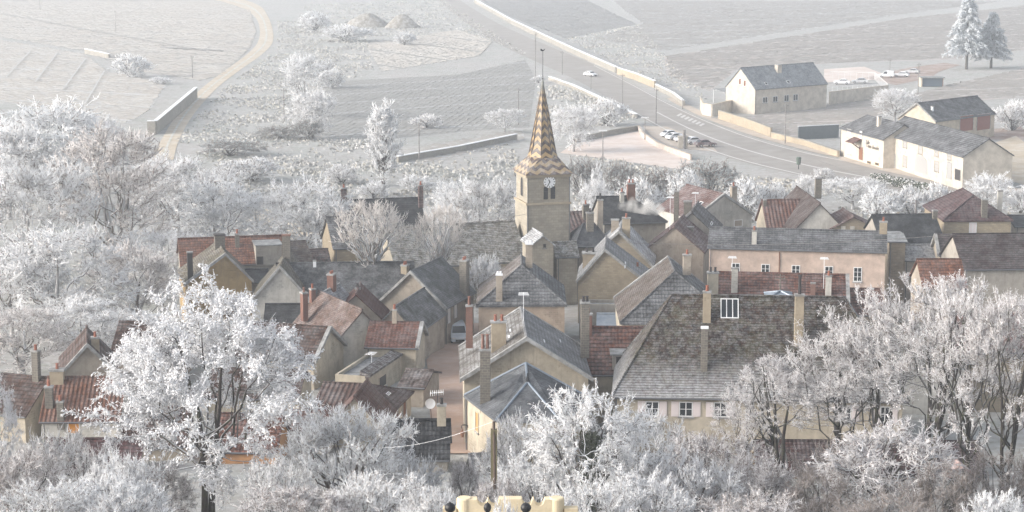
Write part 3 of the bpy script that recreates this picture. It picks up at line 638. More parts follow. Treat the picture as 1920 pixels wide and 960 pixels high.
# ---------------------------------------------------------------- the church
def church():
    r = thing('church', 'stone village church with tall spire in yellow and brown zigzag tiles', 'church')
    Y0 = 229.0; a = R_(15); fc = at_y(988, 327, Y0); S = 5.25
    ex = Vector((math.cos(a), math.sin(a), 0)); ey = Vector((-ex.y, ex.x, 0)); gz = -4
    r.matrix_basis = Matrix.Translation((fc.x, fc.y, gz)) @ Matrix.Rotation(a, 4, 'Z')
    M = r.matrix_basis.copy()
    ze = fc.z - gz; zst = at_y(988, 383, Y0).z - gz
    b = MB(); b.box(0, S, 0, S, -.3, zst); b.box(.12, S - .12, .12, S - .12, zst + .002, ze - .1)
    tw = b.build('tower', STONE_C, r)
    b = MB(); b.box(-.12, S + .12, -.12, S + .12, zst - .15, zst + .1); b.box(-.1, S + .1, -.1, S + .1, ze - .42, ze - .12)
    b.build('string_course', m_plain('dressed stone', (.37, .31, .23), .9, .2, 2), tw)
    for x in (0, S): 
        b = MB(); b.tube([(x + (.1 if x == 0 else -.1), -.04, 0), (x + (.1 if x == 0 else -.1), -.04, ze - .4)], .06, 5); b.build('drainpipe', GUT, tw)
    # skirt roof and octagonal spire
    t = NT('zigzag glazed tile', .45, .5); uv = t.coords('UV'); s = t.sep(uv); o = t.coords('Object')
    tri = t.math('ABSOLUTE', t.math('SUBTRACT', t.math('FRACT', t.math('MULTIPLY', s[0], 1.0)), .5))
    ph = t.math('FRACT', t.math('ADD', t.math('MULTIPLY', s[1], 1.0), t.math('MULTIPLY', tri, 1.0)))
    tilev = t.noise(o, 6, 3)
    st = t.ramp(ph, .47, .53); y = t.mix(tilev, (.30, .19, .075), (.40, .28, .13)); d = t.mix(tilev, (.03, .02, .018), (.075, .045, .035))
    c = t.mix(st, d, y); fl = t.math('FRACT', t.math('MULTIPLY', s[1], 7.0))
    c = t.mix(t.ramp(fl, 0, .18, .5, 0), c, (.04, .03, .025)); t.base(t.mix(t.ramp(t.noise(o, .8, 8, .7), .5, .7, 0, .35), c, (.5, .5, .48))); ZIG = t.mat
    t = NT('zigzag frosted tile', .6, .4); uv = t.coords('UV'); s = t.sep(uv); o = t.coords('Object')
    tri = t.math('ABSOLUTE', t.math('SUBTRACT', t.math('FRACT', s[0]), .5)); ph = t.math('FRACT', t.math('ADD', s[1], tri))
    st = t.ramp(ph, .45, .55); c = t.mix(st, (.075, .05, .045), (.32, .24, .14))
    t.base(t.mix(t.ramp(t.noise(o, 1.4, 9, .75), .44, .66, .0, .4), c, (.55, .55, .56))); ZIGF = t.mat
    Z1 = at_y(1016, 296, Y0 + S / 2).z - gz; ZT = at_y(1016, 150, Y0 + S / 2).z - gz; rb = 1.62; cx = S / 2
    lo = [(-.3, -.3), (S + .3, -.3), (S + .3, S + .3), (-.3, S + .3)]
    q8 = [(cx + rb * 1.06 * math.cos(R_(22.5 + 45 * i)), cx + rb * 1.06 * math.sin(R_(22.5 + 45 * i))) for i in range(8)]
    def uvmesh(name, faces, uvs, m, par):
        vs = [p for f in faces for p in f]; fs = []; n = 0
        for f in faces: fs.append(list(range(n, n + len(f)))); n += len(f)
        me = bpy.data.meshes.new(name); me.from_pydata([tuple(p) for p in vs], [], fs); me.materials.append(m); ul = me.uv_layers.new(name='uv'); i = 0
        for uvf in uvs:
            for q in uvf: ul.data[i].uv = q; i += 1
        return link(name, me, par)
    fs, us = [], []; zl = ze - .1; zu = Z1 + .2
    side = {0: (1, 2), 1: (2, 3), 2: (3, 0), 3: (0, 1)}      # eave corner pairs per side: +x, +y, -x, -y
    for kf, (i, j) in side.items():
        p0, p1 = lo[i], lo[j]; e0, e1 = q8[(2 * kf - 1) % 8], q8[(2 * kf) % 8]
        f = [Vector((*p0, zl)), Vector((*p1, zl)), Vector((*e1, zu)), Vector((*e0, zu))]
        fs.append(f); us.append([(0, 0), (4, 0), (2.75, 2.4), (1.25, 2.4)])
        e2 = q8[(2 * kf + 1) % 8]
        fs.append([Vector((*p1, zl)), Vector((*e2, zu)), Vector((*e1, zu))]); us.append([(0, 0), (.6, 2.4), (-.6, 2.4)])
    sk = uvmesh('roof', fs, us, ZIGF, r)
    fs, us = [], []; n = 7
    for i in range(8):
        a0, a1 = R_(22.5 + 45 * i), R_(67.5 + 45 * i)
        for l in range(n):
            t0, t1 = l / n, (l + 1) / n; f = []
            for (t_, aa) in ((t0, a0), (t0, a1), (t1, a1), (t1, a0)):
                rr = rb * (1 - t_) + .03 + (.22 * max(0, .12 - t_) / .12); f.append(Vector((cx + rr * math.cos(aa), cx + rr * math.sin(aa), Z1 - .1 + (ZT - Z1 + .1) * t_)))
            fs.append(f); us.append([(0, t0 * 10), (1, t0 * 10), (1, t1 * 10), (0, t1 * 10)])
    sp = uvmesh('spire', fs, us, ZIG, r)
    b = MB()
    for i in range(8):
        aa = R_(22.5 + 45 * i); b.tube([(cx + (rb + .06) * math.cos(aa), cx + (rb + .06) * math.sin(aa), Z1 + .1), (cx, cx, ZT)], [.06, .03], 5)
    b.build('hip_tiles', m_simple('hip tile', (.09, .065, .055), .6), sp)
    b = MB(); b.lathe((cx, cx, ZT - 1.6), [(.30, 0), (.05, 1.7)], 8); b.build('lead_cap', m_plain('lead', (.20, .21, .19), .6, .2, 3), sp)
    zv = at_y(1016, 96, Y0 + S / 2).z - gz
    b = MB(); b.tube([(cx, cx, ZT - .2), (cx, cx, zv)], .032, 6); b.lathe((cx, cx, ZT), [(.03, 0), (.1, .1), (.03, .2)], 8)
    wv = b.build('rod', IRON, r)
    b = MB(); body = [(x * .62, z * .62) for x, z in [(-.42, .0), (-.15, -.02), (.2, .0), (.34, .18), (.42, .3), (.3, .36), (.18, .2), (-.12, .2), (-.3, .42), (-.48, .36)]]
    b.hexa([(cx + x, cx - .04, zv + z) for x, z in body], [(cx + x, cx + .04, zv + z) for x, z in body]); b.build('weathercock', IRON, wv)
    # clock and lancets on the front (local y = 0.12)
    def loc(u, v, yy=.12):
        o = M.inverted() @ CAM; d = M.inverted().to_3x3() @ ray(u, v); tt = (yy - o.y) / d.y; return o + d * tt
    c0 = loc(1030, 341); b = MB(); R0 = .70
    ring = lambda r_, y_: [(c0.x + r_ * math.cos(i * math.pi / 16), y_, c0.z + r_ * math.sin(i * math.pi / 16)) for i in range(32)]
    b.hexa(ring(R0, .10), ring(R0, -.01)); ck = b.build('clock', m_simple('white enamel', (.80, .81, .82), .3), r)
    for i in range(12):
        b = MB()
        aa = i * math.pi / 6; ln = .17; x, z = math.sin(aa), math.cos(aa); p = Vector((c0.x + x * .50, 0, c0.z + z * .50)); q = Vector((c0.x + x * (.50 + ln), 0, c0.z + z * (.50 + ln))); nn = Vector((z, 0, -x)) * .045
        b.hexa([p + nn + Vector((0, -.012, 0)), q + nn + Vector((0, -.012, 0)), q - nn + Vector((0, -.012, 0)), p - nn + Vector((0, -.012, 0))], [p + nn + Vector((0, -.02, 0)), q + nn + Vector((0, -.02, 0)), q - nn + Vector((0, -.02, 0)), p - nn + Vector((0, -.02, 0))]); b.build('hour_mark', IRON, ck)
    
    for ang, ln, wd in ((-22, .36, .06), (208, .58, .05)):
        b = MB(); d = Vector((math.sin(R_(ang)), 0, math.cos(R_(ang)))); nn = Vector((d.z, 0, -d.x)) * wd; p = Vector((c0.x, -.03, c0.z))
        b.hexa([p - d * .12 - nn * .6, p + d * ln * .7 - nn, p + d * ln, p + d * ln * .7 + nn, p - d * .12 + nn * .6], [q + Vector((0, -.02, 0)) for q in [p - d * .12 - nn * .6, p + d * ln * .7 - nn, p + d * ln, p + d * ln * .7 + nn, p - d * .12 + nn * .6]]); b.build('hand', IRON, ck)
    def lancet(u0, v0, u1, v1, side=False):
        if not side:
            p, q = loc(u0, v1), loc(u1, v0); x0, x1, z0, z1 = p.x, q.x, p.z, q.z
            mk = lambda x, z, y_: (x, y_, z); y0, y1, y2 = .15, .10, .06
        else:
            o = M.inverted() @ CAM
            def l2(u, v):
                d = M.inverted().to_3x3() @ ray(u, v); return o + d * ((.12 - o.x) / d.x)
            p, q = l2(u0, v1), l2(u1, v0); x0, x1 = sorted((p.y, q.y)); z0, z1 = p.z, q.z; z1 = max(z1, z0 + 1.6)
            mk = lambda x, z, y_: (y_, x, z); y0, y1, y2 = .15, .10, .06
        def out(gx): 
            c, hw = (x0 + x1) / 2, (x1 - x0) / 2 + gx
            return [(c - hw, z0 - gx), (c + hw, z0 - gx), (c + hw, z1 - hw)] + [(c + hw * math.cos(i * math.pi / 8), z1 - hw + (hw) * math.sin(i * math.pi / 8)) for i in range(1, 8)] + [(c - hw, z1 - hw)]
        b = MB(); pp = out(0); b.hexa([mk(x, z, y0) for x, z in pp], [mk(x, z, y1) for x, z in pp]); wn = b.build('belfry_window', m_simple('belfry shade', (.035, .035, .04), .9), r)
        b = MB(); pi_, po = out(0), out(.09)
        for i in range(len(pi_)):
            j = (i + 1) % len(pi_)
            b.hexa([mk(*pi_[i], y0), mk(*pi_[j], y0), mk(*po[j], y0), mk(*po[i], y0)], [mk(*pi_[i], y2), mk(*pi_[j], y2), mk(*po[j], y2), mk(*po[i], y2)])
        b.build('frame', STONE_C, wn)
        b = MB()
        for i in range(6):
            z = z0 + (z1 - z0 - .3) * (i + .5) / 6; b.hexa([mk(x0 + .02, z, y1 - .002), mk(x1 - .02, z, y1 - .002), mk(x1 - .02, z + .04, y1 - .002), mk(x0 + .02, z + .04, y1 - .002)], [mk(x0 + .02, z - .06, y2 + .01), mk(x1 - .02, z - .06, y2 + .01), mk(x1 - .02, z - .02, y2 + .01), mk(x0 + .02, z - .02, y2 + .01)])
        b.build('louvre', SLATE_D, wn)
    lancet(1019, 349, 1027.5, 374); lancet(1032, 348, 1041, 373); lancet(977, 333, 981, 366, True)
    return r, M
CH, CHM = church()
def sub(house):                                   # hang another wing under the church thing
    o = house.r
    for ch in list(o.children):
        mw = house.M @ ch.matrix_basis; ch.parent = CH; ch.matrix_basis = CHM.inverted() @ mw
    bpy.data.objects.remove(o)
n = House('nave', (742, 504), (992, 489), .9, 10, STONE_C, LAUZE, rv=427, L=None, base=-4); 
n.roof.name = 'nave_roof'; n.wall.name = 'nave_wall'; sub(n)
n = House('turret', (994, 461), (1041, 455), 3.5, 4.6, STONE_C, FROSTR, ridge='b', rv=440, yaw=14, base=-4, L=3.0)
q = n.win(1018, 457, 1024, 465, None, 0, 0, m_simple('shade', (.03, .03, .03), .9), GREYC); n.roof.name = 'turret_roof'; n.wall.name = 'turret_wall'; sub(n)
n = House('chapel', (1041, 482), (1087, 481), 1.9, 4.2, STONE_C, LAUZE, rv=454, yaw=8, base=-4); n.roof.name = 'chapel_roof'; n.wall.name = 'chapel_wall'; sub(n)
# ---------------------------------------------------------------- houses of the village, far to near
SHUTG = m_simple('grey shutter', (.33, .325, .32), .7)
h = House('cream winery with hand-lettered sign and grey tiled roof beside the road', (1650, 249), (1805, 294), 1.6, 9, WHITEW, GTILE, rv=218, base=-4, cat='winery', name='winery', wob=0)
for x in (1672, 1697, 1726, 1756, 1780): h.win(x - 4, 256 + (x - 1672) * .28, x + 4, 270 + (x - 1672) * .28 + (4 if x == 1726 else 0), None, 0, 1, SHUTG, CREAMC)
h.door(1671, 289, 1679, 315, SHUTG); h.win(1693, 292, 1701, 313, None, 0, 2, SHUTG, CREAMC); h.door(1716, 292, 1739, 325, SHUTG, 'garage_door', arch=True); h.win(1752, 302, 1761, 322, None, 0, 2, SHUTG, CREAMC); h.door(1776, 305, 1784, 336, SHUTG); h.door(1791, 318, 1801, 338, SOOT)
qd = h.quad(1837, 250, 1848, 278)
if qd:
    b = MB(); c, nn_, U, V = qd[:4]
    for x0, x1, y0, y1 in ((-.9, -.3, 1.3, 1.9), (-.5, .7, .5, .7), (-.6, -.2, .15, .5), (.0, .4, .1, .5), (.55, .8, .2, .55), (.1, .4, .75, 1.0), (-.35, -.15, -1.3, -.15), (-.15, .2, -1.5, -1.2), (.2, .7, -.9, -.2), (.4, .55, -.2, .1)): h.slab(b, qd, x0, x1, y0, y1, .02, .12)
    e = b.build('emblem', m_plain('dark gilt iron', (.16, .11, .04), .5, .5, 2), h.r)
    b = MB(); h.slab(b, qd, -.1, .5, .2, .7, .125, .18); h.slab(b, qd, -.05, .25, -.75, -.3, .125, .18); b.build('gilding', m_simple('gilt', (.5, .33, .06), .4), e)
WINERY = h
h = House('low cream annex with a chimney between winery and vineyard', (1574, 240), (1656, 262), 1.2, 8, WHITEW, GTILE, rv=216, hip=(3.2, 0), base=-4, cat='winery annex', name='winery_annex', wob=0)
h.win(1588, 242, 1596, 258, None, 0, 1, SHUT, PALEW); h.win(1588, 272, 1596, 289, None, 0, 1, SHUT, PALEW); h.win(1612, 246, 1617, 260, None, 0, 1, SHUT, PALEW); h.door(1611, 276, 1618, 300, WOODB)
h.chim(1648, 235, 218, 8, WHITEW, 0)
for u in (1626, 1641):
    h.win(u, 302 + (u - 1626) * .2, u + 7, 307 + (u - 1626) * .2, None, 0, 0, SOOT, OCHRE, False)
b = MB(); q = h.cast(1608, 262, 'wall')
if q:
    p = q[1]; b.hexa([p + Vector((-1.6, .1, .3)), p + Vector((2.0, .1, .3)), p + Vector((2.0, -1.7, -.5)), p + Vector((-1.6, -1.7, -.5))], [p + Vector((-1.6, .1, .42)), p + Vector((2.0, .1, .42)), p + Vector((2.0, -1.7, -.38)), p + Vector((-1.6, -1.7, -.38))]); b.tube([p + Vector((1.2, -1.5, -.5)), p + Vector((1.2, .0, -1.5))], .08); b.build('porch', RTILE, h.r)
def lettering(h, text, u, v, size, name='sign'):
    q = h.cast(u, v, 'wall'); cu = bpy.data.curves.new(name, 'FONT'); cu.body = text; cu.size = size; cu.extrude = .02; cu.shear = .25; cu.align_x = 'CENTER'
    cu.materials.append(m_simple('dark lettering', (.09, .075, .065), .6))
    tmp = bpy.data.objects.new(name, cu); C.objects.link(tmp); bpy.context.view_layer.update()
    me = bpy.data.meshes.new_from_object(tmp.evaluated_get(bpy.context.evaluated_depsgraph_get())); bpy.data.objects.remove(tmp)
    o = link(name, me, h.r); n_ = q[2]; U = Vector((-n_.y, n_.x, 0)); o.matrix_basis = Matrix.Translation(q[1] + n_ * .03) @ Matrix((U, ZZ, n_)).transposed().to_4x4()
lettering(h, 'Salle', 1627, 270, 1.0); lettering(h, 'Denis Bondet', 1636, 279, 1.0)
h = House('barn with cream gable and red doors behind the winery', (1755, 228), (1868, 213), .6, 9, CREAM_L, GTILE, rv=193, base=-4, cat='barn', name='barn', coping=1, wob=0)
h.door(1800, 217, 1824, 245, m_plain('red barn door', (.23, .085, .065), .7, .2, 2)); h.door(1832, 214, 1856, 243, m_plain('red barn door', (.23, .085, .065), .7, .2, 2)); h.chim(1748, 207, 199, 5, ICE, 0)
h = House('long white modern house with slate roof and block chimney among vines', (1416, 168), (1553, 157), 1.6, 9.5, WHITEW, m_roof('blue slate', (.20, .22, .24), (.24, .255, .27), .35, .3, .25, 'flat', .75, dk=1), rv=127, base=-4, coping=None, wob=0)  # slate paled in its colour: frost plus distance haze
for u0 in (1430, 1449): h.win(u0, 182 - (u0 - 1430) * .09, u0 + 9, 193 - (u0 - 1430) * .09, None, 1, 0)
for u0 in (1470, 1487): h.win(u0, 178 - (u0 - 1470) * .09, u0 + 9, 190 - (u0 - 1470) * .09, None, 1, 0)
h.win(1385, 147, 1390, 159, None, 0, 0, WOODB); h.win(1394, 150, 1399, 162, None, 0, 0, WOODB)
h.chim(1459, 133, 121, 11, WHITEW, 0); h.sky(1434, 154, 1439, 159); h.sky(1475, 151, 1481, 156)
# middle distance village
def dm(x): return x
h = House('far dark slate house with hipped end right of the church tower', (1130, 419), (1252, 416), 2.6, 8, GREYW, SLATE_D, rv=369, hip=(0, 4))
h.chim(1183, 372, 343, 15, BRICK, 2); h.chim(1166, 378, 360, 8, PALEW, 1)
h = House('small house with red tiles tucked right of the church tower', (1070, 436), (1114, 434), 2.6, 6, BEIGE, RRIB, rv=398); h.chim(1098, 408, 383, 12, GREYC, 1)
h = House('blue-grey slate pyramid roof with two tall chimneys beside the tower', (1078, 462), (1149, 460), 2.6, 6, GREYW, m_roof('blue grey slate', (.10, .11, .13), (.13, .14, .155), .15, .25, .2, 'flat', .7), rv=419, hip=(1.6, 1.6))
h.chim(1106, 430, 398, 13, GREYC, 1, SOOT); h.chim(1125, 424, 374, 10, BEIGE, 1, SOOT, ph=.7)
h = House('house with faded red roof and pale gable behind the pink house', (1300, 410), (1414, 404), 2.2, 10, PALEW, RRIB, ridge='b', rv=364, yaw=24, coping=1)
h.sky(1310, 378, 1318, 384); h.chim(1375, 378, 349, 11, BEIGE, 1); h.win(1376, 412, 1392, 425, None, 0, 0, BEIGE)
h = House('slate house with rows of skylights below the faded red roof', (1248, 440), (1346, 452), 2.2, 9, GREYW, m_roof('ashen ribbed tile', (.17, .155, .15), (.13, .12, .115), .3, .5, .35, 'ribs', .6), ridge='b', rv=398, yaw=-10)
h.sky(1322, 424, 1330, 434); h.sky(1330, 414, 1338, 424); h.sky(1312, 436, 1320, 444); h.chim(1268, 408, 358, 9, GREYC, 0); h.chim(1289, 412, 377, 14, GREYC, 0); h.antenna(1252, 420, 360)
h = House('faded ribbed red roof sloping towards the pink house', (1205, 470), (1322, 490), 1.6, 9, BEIGE, RRIB, ridge='b', rv=424, yaw=-12, ze2=1.6)
h.antenna(1256, 430, 368); h.chim(1293, 475, 425, 13, GREYC, 0)
h = House('orange red roof with cream left gable behind the pink house', (1438, 432), (1512, 432), 2.2, 8, CREAM, m_roof('russet tile', (.30, .13, .085), (.2, .095, .075), .22, .45, .34, 'ribs', .6), rv=375, yaw=4); h.chim(1434, 385, 374, 6, GREYC, 0)
h = House('steep brown roof with plain grey gable behind the pink house', (1483, 436), (1590, 433), 2.6, 15, PALEW, m_roof('dull brown tile', (.165, .115, .10), (.125, .09, .08), .2, .25, .2, 'flat', .7), ridge='b', rv=381, yaw=3)
h.chim(1534, 355, 333, 12, GREYC, 0)
h = House('low brown gabled house with ribbed right slope behind the pink house', (1541, 436), (1660, 436), 2.6, 7, STONE, RRIB, ridge='b', rv=406, yaw=2); h.chim(1536, 430, 408, 10, PALEW, 1)
for u0 in (1577, 1594): h.win(u0, 424, u0 + 8, 430, None, 0, 0, PALEW, PALEW, False)
h = House('long dark mossless slate roof left of the red-brown hipped house', (1652, 458), (1774, 456), 2.4, 9, GREYW, SLATE_D, rv=403); h.chim(1763, 415, 394, 9, GREYC, 0)
h['label'] if False else None; h.r['label'] = 'long dark slate roof left of the red-brown hipped house'
h = House('stone house with orange and purple-brown hipped roof and white shuttered window', (1768, 413), (1900, 413), 4.2, 12, STONE_Y, m_roof('purple red tile', (.16, .085, .085), (.12, .07, .072), .15, .4, .36, 'pan', .6), ridge='b', rv=366, hip=(3.0, 3.0), yaw=0)
h.win(1817, 417, 1831, 437, None, 1, 0, SHUT, WFRAME); h.chim(1845, 404, 373, 11, GREYC, 0); h.chim(1893, 402, 357, 9, PALEW, 0)
h = House('dark purple-brown tiled roof at the right edge behind the frosted trees', (1806, 505), (1950, 500), 2.4, 10, GREYW, PURP, rv=439, yaw=3)
h = House('tiny dark roof with pale gable ends in front of the hipped house', (1760, 478), (1816, 478), 2.2, 4.5, CREAM_L, PURP, rv=440, yaw=0, coping=3); h.chim(1792, 462, 448, 8, BEIGE, 1)
h = House('low lean-to with frosted creeper right of the pink house', (1694, 488), (1758, 486), 1.2, 4, GREYW, FROSTR, rv=459, yaw=2)
h = House('dark glazed shed with pale trim at the right edge', (1902, 424), (1960, 424), 2.2, 8, GREYW, SLATE_D, rv=404, yaw=0)
h = House('long pink house with grey pantiles and white casement windows', (1326, 464), (1664, 473), 3.6, 7.4, PINK, GTILE, rv=426, ridgecap=None, wob=0)
for u0, v0 in ((1371, 493), (1427, 495), (1484, 497), (1546, 499), (1600, 501)): h.win(u0, v0, u0 + 16, v0 + 27, None, 1, 2, sill=True)
h.chim(1414, 457, 432, 9, PALEW, 1); h.chim(1656, 436, 415, 14, STONE_Y, 1)
b = MB(); q = h.cast(1461, 500, 'wall')[1]; b.tube([(q.x, q.y - .08, h.e - .3), (q.x, q.y - .08, 0)], .06, 6); b.build('drainpipe', WOODB, h.r)
h = House('grey rendered annex at the shaded right end of the pink house', (1664, 452), (1702, 458), 3.6, 7.5, STONE, FELT, rv=438, yaw=-4)
h = House('tall stone house with frosted right slope and two smoking chimneys', (1106, 480), (1240, 512), 2.2, 10, STONE, FROSTR, ridge='b', rv=434, yaw=-6, L=7.3, frac=.45, ze2=1.0, coping=1)
SMOKEH = h
h.chim(1153, 442, 411, 14, BEIGE, 0, dep=.6); h.chim(1174, 440, 408, 15, CREAMC, 1, dep=.6)
h = House('mossy stone house with curved ribbed grey roof in front of the smoking chimneys', (1080, 528), (1236, 536), 1.6, 9, STONE_Y, GRIB, ridge='b', rv=468, yaw=-4, L=8.0, frac=.38, ze2=1.3, coping=1)
h.chim(1106, 512, 473, 27, CREAMC, 2, SOOT); h.chim(1195, 535, 500, 10, STONE, 1); h.sky(1164, 494, 1180, 500)
h = House('low blue metal lean-to below the mossy stone house', (1118, 612), (1192, 612), .2, 5, GREYW, ZINC, rv=588, yaw=-3)
h = House('plain grey garden wall building below the curved ribbed roof', (1086, 570), (1192, 574), 1.2, 2.5, GREYW, FELT, flat=True, yaw=-3)
h = House('house with brown left slope and grey pantiled hip between stone house and big mottled roof', (1162, 605), (1378, 602), 2.6, 12, CREAM, GTILE, ridge='b', rv=509, hip=(3.8, 0), yaw=0, coping=2)
h.roof.data.materials.append(m_roof('grey brown flat tile', (.20, .155, .125), (.155, .12, .10), .2, .22, .2, 'flat', .7))
for p in h.roof.data.polygons:
    if p.normal.x < -.3 and p.normal.z > .2: p.material_index = 1
h.chim(1288, 498, 477, 15, BEIGE, 1); h.chim(1336, 556, 510, 20, CREAM, 2, SOOT)
h = House('long red tiled roof between the pink house and the big mottled roof', (1338, 578), (1592, 584), 2.4, 9, BEIGE, RTILE, rv=510, coping=2)
h.chim(1377, 545, 502, 12, PALEW, 0); h.chim(1553, 552, 517, 11, PALEW, 1); h.antenna(1544, 540, 482); h.antenna(1372, 540, 480); h.chim(1524, 552, 530, 9, BRICK, 0); h.win(1570, 548, 1576, 560)
h = House('low red roof end sticking out beside the frosted trees', (1588, 590), (1660, 592), 1.8, 6, BEIGE, RTILE, rv=541, yaw=-3)
h = House('grey hipped house with pinkish front beyond the gabled house', (893, 572), (1063, 571), 2.4, 10.5, TAN, GTILE, ridge='b', rv=497, hip=(4.0, 0), yaw=0)
h.roof.data.materials.append(m_roof('brownish frosted tile', (.24, .19, .16), (.18, .145, .125), .35, .25, .2, 'flat', .7))
for p in h.roof.data.polygons:
    if p.normal.x < -.3 and p.normal.z > .2: p.material_index = 1
h.chim(936, 560, 514, 12, BEIGE, 2, ICE, cap=ICE, ph=.25); h.chim(992, 482, 456, 13, BEIGE, 2, ICE, cap=ICE, ph=.25); h.door(945, 602, 957, 640, BEIGE)
# left of the church
h = House('stone house with dark tiled roof and two end chimneys left of the church', (652, 432), (802, 418), 2.0, 9, STONE_Y, m_roof('dark slate tile', (.06, .065, .07), (.08, .08, .08), .1, .4, .34, 'flat', .5), rv=376, yaw=15)
h.chim(645, 388, 352, 10, RRIB, 1); h.chim(794, 376, 347, 9, RRIB, 1)
h = House('lower house with tall yellow stone gable left of the church', (624, 466), (765, 457), 2.2, 8, STONE_Y, m_roof('frosty grey tile', (.12, .12, .125), (.15, .15, .15), .35, .4, .34, 'flat', .5), rv=407, yaw=16); h.win(611, 470, 617, 485, None, 0, 0, WOODB)
h = House('brown roofed shed leaning against the yellow stone gable', (584, 496), (622, 490), 1.0, 5, STONE_Y, BTILE, rv=468, yaw=14)
h = House('long plain slate roof behind the street houses left of centre', (515, 566), (780, 562), 1.4, 9, GREYW, SLATE, rv=494)
h.chim(590, 500, 488, 6, ICE, 0)
h = House('long red tiled roof with a rendered box dormer at the left of the village', (338, 500), (545, 492), 2.0, 8, GREYW, OTILE, rv=448)
h.win(611, 0, 612, 1) if False else None
b = MB(); q = h.cast(500, 470, 'roof')
if q:
    p = q[1]; b.box(p.x - 1.4, p.x + 1.5, p.y - 2.0, p.y + 2, p.z - 1.3, p.z + .9); d = b.build('dormer', GREYW, h.r); b = MB(); b.box(p.x - 1.5, p.x + 1.6, p.y - 2.1, p.y + 2, p.z + .902, p.z + 1.0); b.build('roof', FELT, d); b = MB(); b.box(p.x - 1.3, p.x - .6, p.y - 2.05, p.y - 1.98, p.z - 1.2, p.z - .3); b.build('window', SOOT, d)
h.chim(445, 462, 438, 8, GREYC, 1)
h = House('small brown tiled roof beside the grey chimney left of the church', (540, 500), (592, 496), 1.6, 7, GREYW, m_roof('weathered brown tile', (.19, .14, .11), (.15, .11, .09), .2, .3, .32, 'flat', .5), rv=455)
h = House('ochre gabled house with mossy brown roof at the left of the village', (345, 534), (464, 508), 1.8, 9, OCHRE, MOSSR, ridge='b', rv=476, yaw=14, frac=.60, L=7.4, coping=1)
h.chim(412, 462, 439, 19, GREYC, 0, cap=SOOT); h.chim(357, 520, 472, 10, SOOT, 0)
h = House('white gabled house with steep mossy roof left of centre', (468, 566), (584, 560), 1.6, 11, PALEW, MOSSR, ridge='b', rv=500, yaw=2, coping=1)
h.chim(537, 466, 440, 15, GREYC, 0, cap=BRICK)
h = House('low dark slate outbuilding below the white gable', (492, 612), (600, 606), .8, 5, GREYW, SLATE_D, rv=570, yaw=0)
h = House('small dark roof wedged between ochre and white gables', (455, 528), (500, 526), 1.6, 5, GREYW, SLATE_D, rv=505, yaw=2)
# street side
h = House('front stone barn with frosted slate roof along the street', (783, 625), (838, 577), 1.5, 4.6, BEIGE, SLATE, rise=2.4, yaw=76, coping=None)
h.roof.data.materials.clear(); h.roof.data.materials.append(m_roof('pale frosted slate', (.15, .15, .15), (.20, .195, .185), .35, .25, .2, 'flat', .7))
h = House('rear stone barn with pale doors and big chimney along the street', (836, 578), (893, 545), 1.7, 7.5, BEIGE, m_roof('pale blue slate', (.155, .165, .17), (.20, .205, .205), .3, .25, .2, 'flat', .75), rise=3.5, yaw=72, coping=1)
h.chim(871, 548, 487, 19, GREYC, 2, POT, ph=.3); h.chim(760, 540, 496, 16, CREAMC, 2, POT, ph=.3)
for u0 in (839, 851): h.door(u0, 578 - (u0 - 839) * .8, u0 + 5, 606 - (u0 - 839) * .8, WFRAME)
h = House('small red ribbed roof beside the stone barn', (612, 604), (738, 606), 1.4, 6, BEIGE, RRIB, ridge='b', rv=551, yaw=0, L=5.8)
h.chim(671, 556, 540, 10, BEIGE, 1, SOOT)
h.roof.data.materials.clear(); h.roof.data.materials.append(m_roof('dull red ribbed tile', (.20, .085, .065), (.15, .065, .055), .1, .5, .35, 'ribs', .6))
h = House('red tiled house with narrow gable on the street corner', (682, 650), (783, 654), 1.6, 6.2, CREAM, m_roof('bright red pantile', (.27, .115, .08), (.20, .09, .07), .18, .35, .34, 'pan', .35), rv=603, yaw=-6, coping=2)
h.chim(740, 602, 580, 9, BEIGE, 1)
h = House('house with smooth sunlit pinkish roof and red brick chimneys', (548, 605), (628, 645), 1.6, 5.6, PALEW, PINKR, rv=546, yaw=-62)
h.chim(562, 585, 548, 14, BRICK, 1, BRICK); h.chim(586, 562, 541, 12, BRICK, 1)
h = House('house with frosted slate slope and worn stone wall behind the pinkish roof', (653, 602), (684, 574), 1.6, 5.2, STONE_Y, FROSTR, rise=2.7, yaw=74, coping=1)
h.chim(622, 540, 513, 17, BRICK, 2, POT, ph=.25)
h = House('cream gabled house with brown pantiles and a tiny gable window', (440, 668), (590, 694), 1.4, 7.6, CREAM, BTILE, rv=604, yaw=-17, coping=2); h.win(597, 632, 603, 648, None, 0, 0, SOOT)
for u0, v0 in ((622, 632), (630, 624)): pass
h = House('flat roofed cream building with a white roof dome', (628, 702), (692, 713), .9, 10.5, CREAM, FELT, flat=True, yaw=-15)
q = h.cast(681, 652, 'roof'); 
if q:
    p = q[1]; b = MB(); b.lathe((p.x, p.y, p.z), [(.75, 0), (.72, .3)], 4); dm_ = b.build('skylight', WFRAME, h.r); b = MB(); b.lathe((p.x, p.y, p.z + .3), [(.72, 0), (.55, .3), (.25, .55), (.02, .62)], 8); b.build('dome', ICE, dm_)
b = MB(); L_, W_ = h.L, h.W; b.hexa([(L_ - .9, .1, h.e - .4), (L_ + .15, -.1, h.e - .05), (L_ + .15, W_, h.e - .05), (L_ - .9, W_, h.e - .4)], [(L_ - .9, .1, h.e + .42), (L_ + .15, -.1, h.e + .1), (L_ + .15, W_, h.e + .1), (L_ - .9, W_, h.e + .42)]); b.build('parapet_tiles', m_roof('frosted brown tile', (.17, .13, .11), (.13, .10, .09), .5, .25, .2, 'flat', .6, fscale=2), h.r)
h.win(710, 703, 724, 726, None, 0, 0, SOOT, CREAM_L); h.antenna(640, 698, 660)
